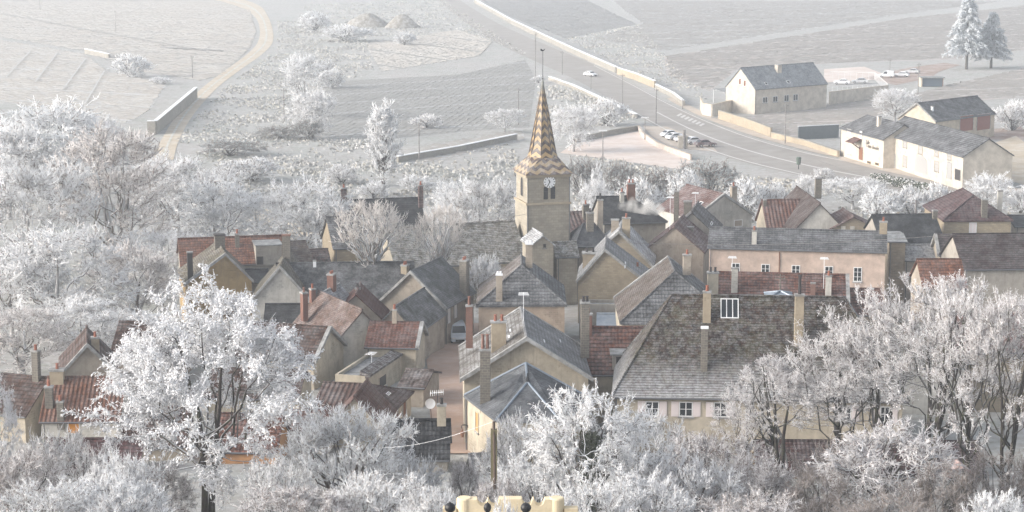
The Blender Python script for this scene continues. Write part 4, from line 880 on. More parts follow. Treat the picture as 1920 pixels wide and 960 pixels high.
h = House('brown roofed lean-to with plain grey wall on the street', (744, 724), (794, 738), .7, 6.0, BEIGE, m_roof('worn brown tile', (.17, .12, .105), (.13, .10, .09), .3, .35, .34, 'pan', .5), rv=692, yaw=-12, L=2.5)
h = House('hipped brown pantiled house with two roof lights', (580, 772), (731, 786), .9, 8.2, CREAM, m_roof('red brown ribbed tile', (.155, .09, .075), (.12, .075, .065), .2, .42, .34, 'ribs', .6), rv=717, hip=(0, 2.6), yaw=-11)
h.sky(722, 734, 734, 743, 1); h.door(755, 752, 760, 782); h.door(740, 764, 745, 790)
h = House('small orange-edged gabled wing in front of the hipped brown house', (610, 800), (720, 800), .9, 6, CREAM, m_roof('rusty ribbed tile', (.20, .10, .075), (.15, .08, .065), .15, .5, .34, 'ribs', .6), ridge='b', rv=744, yaw=-6)
h = House('dark grey pantiled shed roof at the foot of the street', (728, 862), (844, 860), 1.2, 5, GREYW, DTILE, rv=787, yaw=0)
h.chim(828, 792, 758, 17, CREAM, 1, SOOT)
# left edge and behind the big white tree
h = House('cream house with brown pantiles and tall chimney at the left edge', (-60, 770), (48, 774), 1.4, 7, CREAM, BTILE, rv=699, yaw=-20); h.chim(69, 712, 657, 14, GREYC, 1)
h = House('house with orange ribbed roof and orange window blind', (72, 790), (225, 790), 1.2, 7, PALEW, m_roof('orange ribbed tile', (.28, .125, .075), (.20, .095, .065), .15, .35, .34, 'ribs', .6), rv=707, yaw=0)
h.chim(93, 760, 724, 15, GREYC, 1); h.chim(114, 784, 752, 13, GREYC, 1); h.chim(108, 712, 692, 26, CREAMC, 1); h.win(126, 792, 150, 814, None, 0, 0, ORANGE)
h = House('low dark red roof under the frosted shrubs at the left', (72, 886), (260, 884), .6, 5.4, CREAM_L, m_roof('dark red tile', (.15, .055, .055), (.11, .045, .045), .15, .4, .34, 'pan', .45), rv=823, yaw=0)
h = House('brown gabled house with plain gable behind the orange roof', (108, 708), (222, 706), 1.6, 8, BEIGE, BTILE, ridge='b', rv=646, yaw=12, coping=1); h.chim(179, 652, 632, 15, CREAMC, 1)
h = House('brown tiled roof half hidden behind the top of the big white tree', (205, 662), (330, 664), 1.6, 7, BEIGE, BTILE, rv=603, yaw=-4)
h = House('brown pantiled house behind the crown of the big white tree', (380, 745), (560, 748), 1.0, 7, CREAM, BTILE, rv=690, yaw=-5); h.win(470, 698, 480, 708, None, 1, 0) if False else None
h = House('red tiled house with orange wall behind the forked white trunk', (395, 846), (520, 846), .8, 6, m_stucco('orange render', (.50, .27, .13)), RTILE, rv=775, yaw=-4)
h = House('pale cottage with brown tiles behind the lower left branches', (225, 838), (350, 838), .8, 6, CREAM_L, BTILE, rv=765, yaw=3)
h = House('red brown roof with grey gutter beside the hipped brown house', (535, 812), (620, 812), .9, 5, CREAM, RTILE, rv=770, yaw=-4)
# centre foreground
h = House('cream stucco house with broad gable and ribbed grey roof in the centre', (862, 713), (1112, 719), 4.4, 12, CREAM, GRIB, ridge='b', rv=634, yaw=2, coping=3, ov=.35)
h.roof.data.materials.append(m_roof('frosted brown ribbed tile', (.20, .18, .16), (.15, .135, .12), .42, .5, .34, 'ribs', .6))
for p in h.roof.data.polygons:
    if p.normal.x < -.3 and p.normal.z > .2: p.material_index = 1
h.chim(935, 652, 602, 28, CREAMC, 2, POT, dep=.5, ph=.5); h.chim(880, 632, 572, 13, BRICK, 1, BRICK, ph=.7); h.chim(1116, 650, 566, 16, GREYC, 2, SOOT)
h.antenna(1112, 640, 548)
for u, v in ((957, 620), (955, 632), (1020, 640), (1050, 640), (1045, 610)): h.sky(u - 4, v - 2, u + 4, v + 2, 0, ICE)
MAINH = h
# polygonal wing with slate hips
def wing():
    ze = 3.6; E = [at_z(u, v, ze) for u, v in ((870, 741), (930, 788), (1052, 791), (1108, 748))]; gz = -1.3
    yb = 151.2; A = at_y(986, 681, yb); Fp = at_y(989, 717, 148.6)
    r = thing('house', 'cream house wing with blue slate hips and tall brick chimney', 'house', (E[1].x, E[1].y, gz))
    o = Vector((E[1].x, E[1].y, gz)); E = [p - o for p in E]; A -= o; Fp -= o
    EL, ER = E[0], E[3]
    M_SL = m_roof('blue grey hip slate', (.135, .145, .165), (.17, .18, .195), .22, .22, .16, 'flat', .75, rough=.5)
    b = MB()
    for f in ([EL, E[1], Fp, A], [E[1], E[2], Fp], [E[2], ER, A, Fp]): b.face(f); b.face([p - ZZ * .18 for p in f][::-1])
    for p, q in zip((EL, E[1], E[2], ER, A), (E[1], E[2], ER, A, EL)): b.face([p, q, q - ZZ * .18, p - ZZ * .18])
    rf = b.build('roof', M_SL, r)
    b = MB(); 
    for p, q in ((EL, A), (E[1], Fp), (E[2], Fp), (A, Fp), (A, ER)): b.tube([p + ZZ * .03, q + ZZ * .03], .09, 6)
    b.build('ridge_tiles', ZINC, rf)
    b = MB(); b.lathe(Fp + ZZ * .0, [(.16, 0), (.12, .2), (.04, .7), (.01, .75)], 8); b.build('finial', SLATE_D, rf)
    cen = sum(E, Vector()) / 4; ins = [p + (cen - p).normalized() * .35 for p in E]
    b = MB()
    for p, q in zip(ins[:3], ins[1:]): b.face([Vector((p.x, p.y, -.4)), Vector((q.x, q.y, -.4)), Vector((q.x, q.y, p.z + .02)), Vector((p.x, p.y, p.z + .02))])
    b.face([Vector((ins[3].x, ins[3].y, -.4)), Vector((ins[0].x, ins[0].y, -.4)), ins[0], A - ZZ * .3, ins[3]])
    b.build('wall', CREAM, r)
    gt = MB(); 
    for p, q in zip(E[:3], E[1:]): gt.tube([p - ZZ * .1, q - ZZ * .1], .08, 6)
    gt.tube([ins[0] + Vector((-.1, -.05, 0)), Vector((ins[0].x - .1, ins[0].y - .05, -.3))], .06, 6); gt.build('gutter', GUT, r)
    H = House.__new__(House); H.r = r; H.M = Matrix.Translation(o); H.Mi = H.M.inverted(); H.gz = gz; H.zr = A.z; H.L = 9; H.W = 7; H.e = ze - gz
    H.polys = [([EL, E[1], Fp, A], 'roof'), ([E[1], E[2], Fp], 'roof'), ([E[2], ER, A, Fp], 'roof')]
    for p, q in zip(ins[:3], ins[1:]): H.polys.append(([Vector((p.x, p.y, -.4)), Vector((q.x, q.y, -.4)), q, p], 'wall'))
    H.chim(910, 752, 654, 20, GREYC, 2, BRICK, ph=1.1)
    H.win(892, 772, 898, 810, None, 0, 0, SHUT_O, CREAM_L); H.win(924, 790, 928, 830, None, 0, 0, SHUT_O, CREAM_L); H.win(893, 852, 899, 872, None, 0, 0, SOOT, CREAM_L); H.door(952, 805, 966, 835, WOODB)
    H.sky(967, 684, 982, 692, 0, ZINC)
wing()
h = House('red tiled roof with a dark dormer left of the big mottled roof', (1095, 702), (1240, 700), 3.2, 8, CREAM, RTILE, rv=613, yaw=-1)
q = h.cast(1168, 672, 'roof')
if q:
    p = q[1]; b = MB(); b.box(p.x - .9, p.x + .9, p.y - 1.2, p.y + 1.2, p.z - .7, p.z + .55); d = b.build('dormer', GREYW, h.r); b = MB(); b.box(p.x - 1.1, p.x + 1.1, p.y - 1.4, p.y + 1.4, p.z + .552, p.z + .66); b.build('roof', FELT, d); b = MB(); b.box(p.x - .6, p.x + .6, p.y - 1.24, p.y - 1.18, p.z - .4, p.z + .4); b.build('window', SOOT, d)
h.chim(1103, 625, 588, 14, BRICK, 1)
h = House('big house with steep mottled brown roof, white skylight and pink-white shutters', (1146, 743), (1705, 753), 3.8, 11, CREAM, OLD, rv=553, hip=(4.6, 4.6), ov=.45)
for u0, v0 in ((1210, 752), (1273, 753), (1338, 754)): h.win(u0, v0, u0 + 26, v0 + 28, SHUT, 1, 1, sill=True, shw=.58)
h.win(1578, 760, 1596, 790, SHUT, 1, 1, shw=.58); h.win(1650, 762, 1668, 792, SHUT, 1, 1, shw=.58)
h.chim(1325, 598, 546, 15, CREAMC, 1); h.chim(1320, 690, 613, 13, GREYC, 0, cap=ICE); h.chim(1497, 640, 552, 17, CREAMC, 1, SOOT, ph=1.5)
h.sky(1351, 560, 1385, 597, 2)
BIGH = h
h = House('small round zinc turret roof with iron finial behind the mottled roof', (1440, 560), (1492, 560), 8.4, 2.6, STONE, ZINC, rv=546, hip=(1.1, 1.1), yaw=0, name='turret', cat='turret')
p = h.mp(h.S / 2, h.tr, h.zr); b = MB(); b.tube([p, p + ZZ * 1.5], .05, 6); b.box(p.x - .42, p.x + .42, p.y - .03, p.y + .03, p.z + 1.05, p.z + 1.15); b.lathe(p + ZZ * .4, [(.02, 0), (.16, .12), (.02, .26)], 8)
for s_ in (-1, 1): b.tube([(p.x + s_ * .42, p.y, p.z + 1.1), (p.x + s_ * .36, p.y, p.z + 1.35), (p.x + s_ * .12, p.y, p.z + 1.3)], .035, 5)
b.build('finial', GREYC, h.r)
h = House('lean-to with brown tiles at the foot of the cream wing', (884, 905), (965, 908), .0, 4, CREAM, GRIB, rv=852, yaw=8)
h = House('pale house with stone tiled roof behind the right hand trees', (1600, 688), (1815, 694), 3.0, 9, PALEW, LAUZE, rv=605, yaw=-2)
h = House('red roofed house glimpsed through the trees at the right edge', (1790, 660), (1960, 660), 4.2, 9, STONE, RRIB, rv=585, yaw=0)
h = House('bright orange roof seen through the treetops on the right', (1730, 540), (1815, 540), 3.6, 7, BEIGE, OTILE, rv=486, yaw=0)
h = House('long dark red roof low behind the gnarled tree', (1420, 890), (1850, 896), .9, 7, OCHRE, m_roof('dark plum tile', (.13, .065, .06), (.09, .05, .048), .3, .3, .3, 'pan', .5), rv=826, yaw=-1)
# ---------------------------------------------------------------- frosted trees
def nrm(a): return a / np.maximum(np.linalg.norm(a, axis=-1, keepdims=True), 1e-9)
def bez(P0, P1, P2, K):
    t = np.linspace(0, 1, K)[None, :, None]
    return (1 - t) ** 2 * P0[:, None] + 2 * t * (1 - t) * P1[:, None] + t * t * P2[:, None]
def tubes(P, R, m):
    N, K, _ = P.shape; T = nrm(np.gradient(P, axis=1)); ref = np.where(np.abs(T[..., 2:]) < .9, np.array([0, 0, 1.]), np.array([1., 0, 0]))
    U = nrm(np.cross(T, ref)); V = np.cross(T, U); a = np.arange(m) * 2 * np.pi / m
    v = P[:, :, None] + R[..., None, None] * (np.cos(a)[:, None] * U[:, :, None] + np.sin(a)[:, None] * V[:, :, None])
    i = np.arange(N)[:, None, None] * K * m + np.arange(K - 1)[None, :, None] * m; j = np.arange(m)[None, None]; j2 = (j + 1) % m
    f = np.stack([i + j, i + j2, i + m + j2, i + m + j], -1).reshape(-1, 4)
    return v.reshape(-1, 3), f
def octas(P, D, ln, wd, rng):
    n = len(P); D = nrm(D); ref = np.where(np.abs(D[:, 2:]) < .9, np.array([0, 0, 1.]), np.array([1., 0, 0])); U = nrm(np.cross(D, ref)); V = np.cross(D, U)
    ln = ln[:, None]; wd = wd[:, None]; c = P + D * ln * .5
    v = np.stack([P, c + U * wd, c + V * wd * .6, c - U * wd, c - V * wd * .6, P + D * ln], 1).reshape(-1, 3)
    b = np.arange(n)[:, None] * 6
    f = np.concatenate([b + np.array([[0, 2, 1]]), b + np.array([[0, 3, 2]]), b + np.array([[0, 4, 3]]), b + np.array([[0, 1, 4]]), b + np.array([[5, 1, 2]]), b + np.array([[5, 2, 3]]), b + np.array([[5, 3, 4]]), b + np.array([[5, 4, 1]])])
    return v, f
MF = m_frost('frosted twigs'); MF2 = m_frost('frosted twigs greyish', (.78, .76, .77)); MTW = m_plain('bare twig', (.27, .235, .215), .9, .4, 2)
MBARK = m_bark('bark'); MBARKF = m_bark('frosted bark', (.11, .095, .085), .85, -.2, .4); MIVY = m_plain('ivy leaves', (.05, .06, .025), .6, .5, 3, .25, 3)
MSH = m_frost('frosted seed wings', (.92, .93, .96), .05)
def gen_tree(seed, H, R, bf=.25, nl=9, nb=90, ns=5, nt=9, tl=.5, tr=.028, trr=.22, stems=1, up=.35, droop=.0, blob=0, spread=.3, bare=.12, mf=None, woodm=None, fan=False, out=.45, dark=None, bl=.2, lean=0.0):
    rng = np.random.default_rng(seed); zc = H * (1 + bf) / 2; rz = H * (1 - bf) / 2
    kd = rng.normal(size=(8, 3)); ph = rng.uniform(0, 6.28, 8)
    def env(d):
        m = np.ones(len(d))
        for q, p in zip(kd, ph): m = m + .085 * np.cos(d @ q * 2.4 + p)
        return m
    def sample(n, r0, r1):
        d = nrm(rng.normal(size=(n, 3))); fl = (d[:, 2] < -.35) & (rng.random(n) < .65); d[fl, 2] *= -1
        r = rng.uniform(r0 ** 3, r1 ** 3, n) ** (1 / 3); p = d * (r * env(d))[:, None] * np.array([R, R, rz]); p[:, 2] += zc; return p
    TP = []; TR = []
    for s in range(stems):
        a = rng.uniform(0, 6.28) if stems > 1 else 0; a = a if stems != 2 else s * 3.0 + .2
        o = np.array([math.cos(a), math.sin(a), 0]) * (0 if stems == 1 else trr * .9); e = np.array([math.cos(a) * R * spread * (stems > 1) + lean, math.sin(a) * R * spread * (stems > 1), H * .8])
        t = np.linspace(0, 1, 9)[:, None]; p = o * (1 - t) + e * t ** np.array([1.5, 1.5, 1.0]); p[1:-1, :2] += np.cumsum(rng.normal(0, .035 * R * .4, (7, 2)), 0); p[0, 2] = -.5
        TP.append(p); TR.append(trr * (1 - t[:, 0]) ** .8 + .03)
    TP = np.array(TP); TR = np.array(TR); TR[:, 0] *= 1.35
    L2 = sample(nl, .5, .8); si = rng.integers(0, stems, nl)
    tt = np.clip(L2[:, 2] / H * rng.uniform(.4, .75, nl), max(.02, bf * .55), .85)
    if fan: tt = rng.uniform(.02, .12, nl) if bf < .2 else np.full(nl, bf * .9) + rng.uniform(-.05, .05, nl)
    def on(TP_, i, t):
        x = t * (TP_.shape[1] - 1); q = np.minimum(x.astype(int), TP_.shape[1] - 2); f = (x - q)[:, None]; return TP_[i, q] * (1 - f) + TP_[i, q + 1] * f
    L0 = on(TP, si, tt); d = np.linalg.norm(L2 - L0, axis=1, keepdims=True); L1 = (L0 + L2) / 2 + np.array([0, 0, -1.]) * d * up * .25 * (1 if not fan else 0) + nrm((L2 - L0) * np.array([1, 1, 0])) * d * (.12 if not fan else .02) + rng.normal(0, .06 if not fan else .03, (nl, 3)) * d
    LP = bez(L0, L1, L2, 7); LP[:, 1:-1] += rng.normal(0, .035, (nl, 5, 3)) * d[:, None]
    r0 = np.clip(trr * .5 * (1 - tt * .5), .03, 1)[:, None]; LR = r0 * np.linspace(1, .25, 7)[None] + .012
    B2 = sample(nb, .55, 1.0); cand = np.concatenate([LP[:, 2:].reshape(-1, 3), TP[:, 5:].reshape(-1, 3)])
    dd = np.linalg.norm(B2[:, None] - cand[None], axis=2) + np.maximum(0, cand[None, :, 2] - B2[:, None, 2] + .2) * (1.2 - droop); ii = dd.argmin(1); B0 = cand[ii]; d = np.linalg.norm(B2 - B0, axis=1, keepdims=True)
    B1 = (B0 + B2) / 2 + np.array([0, 0, 1.]) * d * (droop * .5 - up * .15) + rng.normal(0, .12, (nb, 3)) * d
    K = 6; BP = bez(B0, B1, B2, K); BP[:, 1:] += rng.normal(0, .03, (nb, K - 1, 3)) * d[:, None]; BR = np.linspace(.035, .014, K)[None] * np.ones((nb, 1)) * (trr / .22) ** .5
    cen = np.array([0, 0, zc * .7])
    n = nb * ns; bi = np.repeat(np.arange(nb), ns); t = rng.uniform(.2, 1, n); S0 = on(BP, bi, t); bd = nrm(B2 - B0)[bi]; od = nrm(S0 - cen)
    sd_ = nrm(bd * .55 + od * out + rng.normal(0, .5, (n, 3)) + np.array([0, 0, 1.]) * (up * .8 - droop * 1.2)); sl = tl * rng.uniform(1.1, 2.6, n)[:, None]
    S2 = S0 + sd_ * sl; S1 = (S0 + S2) / 2 + rng.normal(0, .1, (n, 3)) * sl + np.array([0, 0, 1.]) * sl * (droop * .35); SP_ = bez(S0, S1, S2, 4); SR = np.linspace(tr * 1.0, tr * .6, 4)[None] * np.ones((n, 1))
    m = n * nt; ji = np.repeat(np.arange(n), nt); t = rng.uniform(.1, 1, m); W0 = on(SP_, ji, t); wd_ = nrm(sd_[ji] * .7 + rng.normal(0, .55, (m, 3)) + np.array([0, 0, 1.]) * (up * .5 - droop)); wl = tl * rng.uniform(.35, 1.1, m)[:, None]
    W2 = W0 + wd_ * wl; WP = np.stack([W0, W2], 1); WR = np.stack([np.full(m, tr), np.full(m, tr * .45)], 1)
    wood = [(*tubes(TP, TR, 8), 0), (*tubes(LP, LR, 6), 0), (*tubes(BP, BR, 4), 1)]
    v, f = tubes(WP, WR, 3); mi = np.repeat((rng.random(m) < bare).astype(int), 3)
    v2, f2 = tubes(SP_, SR, 3); mi2 = np.repeat(((rng.random(n) < bare * 1.5)).astype(int), 9)
    crown = [(v, f, mi), (v2, f2, mi2)]
    if blob:
        q = rng.integers(0, m, blob); P = W0[q] + (W2 - W0)[q] * rng.uniform(.2, 1, blob)[:, None]; D = nrm(wd_[q] * .5 + rng.normal(0, .4, (blob, 3)) + np.array([0, 0, -.7]))
        v3, f3 = octas(P, D, rng.uniform(.6, 1.3, blob) * bl, rng.uniform(.5, 1.1, blob) * bl * .34, rng); crown.append((v3, f3, 2))
    if dark:
        q = rng.integers(0, m, dark); P = W0[q]; v3, f3 = octas(P, rng.normal(size=(dark, 3)), np.full(dark, .1), np.full(dark, .05), rng); crown.append((v3, f3, 1))
    return (np_mesh('trunk', wood, woodm or [MBARK, MBARKF]), np_mesh('crown', crown, [mf or MF, MTW, MSH]), H, R)
NPLACED = {}
def put_tree(var, name, label, cat, x, y, z, H, R, rz=0, group=None):
    t = thing(name, label, cat, (x, y, z), rz, group); wd, cr, h0, r0 = var
    t.scale = (R / r0, R / r0, H / h0)
    link('trunk', wd, t); link('crown', cr, t); return t
def tree(var, u, vt, wpx, Y, label, name='frosted_tree', cat='tree', rz=None, group=None, vb=None, dz=0):
    p = at_y(u, vt, Y); zb = (at_y(u, vb, Y).z if vb else g(p.x, Y)) + dz; H = p.z - zb; s = F / (Y * CP + (CZ - (p.z + zb) / 2) * SP)
    return put_tree(var, name, label, cat, p.x, Y, zb, H, wpx / s / 2, rz if rz is not None else random.Random(int(u * 7 + Y)).uniform(0, 6.28), group)
random.seed(5)
DARKW = [m_bark('dark bark', (.035, .03, .028), .25), m_bark('dark branch', (.06, .052, .048), .6)]; PALEWD = [m_bark('frosted pale bark', (.15, .13, .12), .8, -.2, .5), MBARKF]
MF3 = m_frost('frosted twigs dull', (.42, .40, .40))
V_BIG = gen_tree(11, 14, 7.2, .14, 16, 210, 6, 18, .46, .016, .18, 2, .3, .12, 24000, .2, .14, bl=.19)
V_LOW = gen_tree(12, 8, 5.6, .02, 22, 160, 6, 15, .5, .019, .2, 3, .45, -.05, 0, .55, .18)
V_IVY = gen_tree(13, 8.5, 5.2, .08, 16, 170, 6, 16, .42, .021, .25, 1, .15, .35, 3000, .3, .12, bl=.16)
V_T1 = gen_tree(14, 15, 4.4, .30, 12, 120, 6, 11, .45, .016, .22, 1, .55, 0, 5000, .3, .26, mf=MF2, bl=.11, woodm=DARKW)
V_T2 = gen_tree(15, 15, 4.6, .22, 14, 120, 6, 11, .45, .016, .18, 3, .6, 0, 5000, .4, .26, mf=MF2, bl=.11, woodm=DARKW)
V_APP = gen_tree(16, 7, 5.2, .18, 12, 140, 5, 14, .42, .025, .26, 1, .1, .15, 0, .3, .18, mf=MF2, lean=1.4)
V_M1 = gen_tree(17, 14, 5.5, .12, 14, 120, 6, 11, .75, .036, .26, 1, .5, 0, 0, .3, .16, woodm=PALEWD)
V_M2 = gen_tree(18, 14, 5.5, .08, 18, 120, 6, 11, .7, .034, .22, 3, .5, 0, 0, .45, .22, woodm=PALEWD, mf=m_frost('frosted twigs pinkish', (.82, .79, .78)))
V_M3 = gen_tree(19, 12, 6, .1, 14, 120, 6, 12, .7, .038, .28, 1, .25, .15, 0, .3, .1, woodm=PALEWD)
V_FAN = gen_tree(20, 8, 4.0, .05, 46, 110, 4, 7, .6, .026, .3, 1, 1.3, 0, 0, .2, .1, woodm=[m_bark('frosted pollard bark', (.17, .145, .13), .9, -.5, .3), MBARKF], fan=True, out=.1, mf=m_frost('frosted twigs warm grey', (.80, .76, .73)))
V_COL = gen_tree(21, 12, 2.2, .04, 26, 120, 6, 10, .6, .04, .25, 1, .95, 0, 0, .2, .1, fan=False, out=.1)
V_S1 = gen_tree(22, 4, 3.2, .0, 24, 100, 6, 13, .4, .017, .08, 4, .5, 0, 0, .6, .22, fan=True)
V_S2 = gen_tree(23, 4, 3.2, .0, 24, 100, 6, 14, .36, .016, .07, 4, .3, .15, 0, .6, .34, fan=True, mf=MF2)
V_S3 = gen_tree(24, 4, 3.2, .0, 20, 100, 6, 14, .38, .018, .08, 3, .55, 0, 2500, .6, .14, fan=True, bl=.14)
V_S4 = gen_tree(28, 4, 3.2, .0, 24, 80, 6, 10, .42, .014, .07, 4, .4, .1, 0, .6, .6, fan=True, mf=MF3, woodm=DARKW)
V_F1 = gen_tree(25, 4, 3.4, .0, 18, 70, 5, 8, .55, .05, .1, 3, .4, 0, 0, .6, .14, fan=True)
V_F2 = gen_tree(26, 4, 3.4, .0, 18, 70, 5, 8, .55, .05, .1, 3, .3, .1, 0, .6, .45, fan=True, mf=m_frost('frosted twigs blue grey', (.47, .50, .51)))
# foreground
tree(V_BIG, 378, 545, 490, 112, 'big white tree heavy with frosted seed wings, forked dark trunk', rz=.2)
tree(V_LOW, 640, 765, 290, 108, 'spreading low tree with long upright frosted shoots right of the forked trunk', rz=1)
tree(V_IVY, 1108, 742, 270, 104, 'white frosted tree with dark ivy on its trunk beside the cream wing', rz=2)
tree(V_T1, 1650, 560, 190, 131, 'slender grey frosted tree in front of the stone tiled roof', name='slender_tree')
tree(V_T2, 1755, 488, 270, 127, 'tall many stemmed frosted tree with its top against the orange roof', name='slender_tree')
tree(V_T1, 1830, 540, 190, 121, 'dark trunked frosted tree standing over the plum coloured roof', name='slender_tree', rz=1.2)
tree(V_T2, 1900, 520, 200, 118, 'dark trunked frosted tree cut by the right edge', name='slender_tree', rz=4)
tree(V_T2, 1470, 655, 230, 134, 'pale bushy frosted tree covering the right window of the mottled house', name='slender_tree', rz=2.5)
tree(V_T1, 1575, 600, 210, 132, 'pale frosted tree between the mottled roof and the stone tiled roof', name='slender_tree', rz=5)
tree(V_T1, 1400, 725, 120, 136, 'thin frosted sapling beside the third shuttered window', name='slender_tree', rz=3)
tree(V_APP, 1650, 812, 300, 107, 'gnarled frosted fruit tree with a leaning dark trunk', name='fruit_tree', rz=.4)
tree(V_BIG, -35, 680, 120, 110, 'white frosted tree whose branches reach in at the left edge', rz=2)
for i, (var, u, vt, wp, Y, lb) in enumerate([
    (V_S2, 30, 850, 190, 106, 'pinkish grey shrub in the bottom left corner'), (V_S1, 130, 830, 190, 113, 'frosted shrub in front of the dark red roof'), (V_S3, 225, 865, 150, 104, 'white shrub left of the forked trunk'),
    (V_S2, 295, 878, 150, 112, 'grey shrub just behind the forked trunk'), (V_S1, 520, 880, 140, 103, 'frosted shrub at the left foot of the low spreading tree'), (V_S3, 705, 835, 130, 117, 'pale shrub below the dark pantiled shed'),
    (V_S1, 765, 872, 130, 112, 'frosted shrub at the bottom end of the street'), (V_S2, 872, 868, 70, 112, 'grey shrub under the street lantern'), (V_S1, 700, 905, 240, 98, 'wide frosted shrub left of the terrace wall'),
    (V_S1, 970, 800, 150, 120, 'feathery shrub against the cream wing wall'), (V_S3, 1010, 870, 170, 106, 'white shrub behind the terrace wall'), (V_S2, 940, 905, 130, 96, 'low shrub at the foot of the wooden pole'),
    (V_S1, 1230, 800, 190, 118, 'rounded pale shrub below the first shuttered window'), (V_S2, 1340, 820, 220, 114, 'big feathery blue grey shrub below the shuttered windows'), (V_S3, 1290, 870, 200, 104, 'white shrub right of the ivy clad tree'),
    (V_S2, 1420, 870, 190, 106, 'grey shrub left of the gnarled fruit tree'), (V_S3, 1220, 905, 190, 97, 'low white shrub right of the terrace wall'), (V_S4, 1530, 905, 170, 102, 'thin shrub at the left foot of the gnarled fruit tree'),
    (V_S4, 1760, 890, 170, 103, 'frosted shrub right of the leaning dark trunk'), (V_S4, 1870, 870, 190, 108, 'dark twiggy shrub in the bottom right corner'), (V_S3, 1870, 940, 130, 94, 'white shrub along the bottom edge on the right'),
    (V_S4, 1560, 850, 180, 116, 'brownish thicket behind the gnarled fruit tree'), (V_S1, 60, 925, 240, 96, 'low white shrub along the bottom edge at far left'), (V_S1, 240, 945, 200, 95, 'low white shrub along the bottom edge left of the forked trunk'), (V_S2, 560, 925, 250, 95, 'low grey shrub in front of the spreading tree'),
    (V_S2, 1400, 938, 240, 94, 'low white shrub between terrace wall and fruit tree'), (V_S4, 1660, 945, 240, 93, 'low grey shrub at the foot of the leaning trunk'), (V_S1, 1120, 930, 190, 93, 'low frosted shrub under the ivy clad tree'), (V_S3, 215, 905, 180, 99, 'white shrub beside the thin sapling stem'), (V_S1, 800, 930, 130, 92, 'small frosted shrub left of the black finials')]):
    tree(var, u, vt, wp, Y, lb, 'frosted_shrub', 'shrub', group='frosted shrubs along the slope')
# left hand wood
for var, u, vt, wp, Y, lb in [
    (V_M2, 210, 252, 250, 240, 'tall pinkish frosted tree at the middle of the left wood'), (V_M1, 50, 300, 210, 226, 'frosted tree near the left edge with dark limbs'), (V_M3, 105, 440, 260, 196, 'broad white frosted tree above the brown roofs at the left'),
    (V_M2, 250, 470, 190, 204, 'grey frosted tree right of the broad white tree'), (V_M1, 330, 292, 190, 262, 'pale bluish tree beside the foot of the track'), (V_M3, 400, 345, 180, 248, 'round pale tree above the red roofed house'),
    (V_M3, 90, 205, 260, 300, 'far pale tree in the upper left wood'), (V_M1, 10, 235, 180, 290, 'far grey tree at the left edge of the wood'), (V_M3, 180, 225, 130, 318, 'small round tree at the top of the left wood'), (V_M1, 15, 470, 160, 200, 'frosted tree at the left edge above the cream house'),
    (V_M2, 40, 585, 190, 178, 'bushy frosted tree behind the tall chimney at the left'), (V_M1, 150, 560, 170, 184, 'frosted tree right behind the brown gable at the left'), (V_M3, 240, 590, 170, 190, 'frosted tree behind the crown of the big white tree'), (V_M1, 300, 430, 150, 228, 'frosted tree left of the red roofed house'),
    (V_M3, 570, 350, 190, 244, 'spreading pale tree left of the yellow stone gable'), (V_M1, 480, 360, 120, 268, 'small pale tree by the sandy path'), (V_M1, 900, 333, 125, 243, 'round white tree right behind the nave'), (V_M3, 1075, 203, 105, 373, 'round white tree right of the spire'),
    (V_M1, 947, 203, 60, 405, 'small round tree alone in the far meadow'), (V_M3, 1115, 345, 80, 262, 'white tree beside the tower and the pyramid roof'), (V_M1, 570, 100, 90, 436, 'pale tree at the bend of the ditch'), (V_M3, 585, 175, 100, 395, 'pale bluish tree by the meadow poles'), (V_M3, 850, 345, 110, 262, 'pale bushy tree behind the nave roof'),
    (V_M1, 1680, 165, 90, 425, 'white bushy tree above the winery'), (V_M1, 1600, 333, 110, 300, 'white tree between the steep brown roof and the road'), (V_M3, 1515, 333, 60, 292, 'small white tree left of the steep brown roof'), (V_M3, 1855, 333, 120, 285, 'pale tree behind the orange hipped roof')]:
    tree(var, u, vt, wp, Y, lb)
tree(V_FAN, 697, 376, 138, 206, 'fan shaped pollard with many bare frosted stems in front of the church', 'pollard_tree', rz=.5, vb=505)
tree(V_FAN, 822, 386, 100, 207, 'narrower fan shaped pollard in front of the nave', 'pollard_tree', rz=2.2, vb=505)
tree(V_COL, 717, 205, 56, 326, 'tall white poplar with a narrow crown in the meadow', 'poplar_tree')
tree(V_COL, 1118, 320, 26, 275, 'thin white poplar beside the tower', 'poplar_tree')
tree(V_S3, 905, 490, 70, 206, 'small frosted garden tree between barn chimney and grey hipped house', 'garden_tree', vb=580)
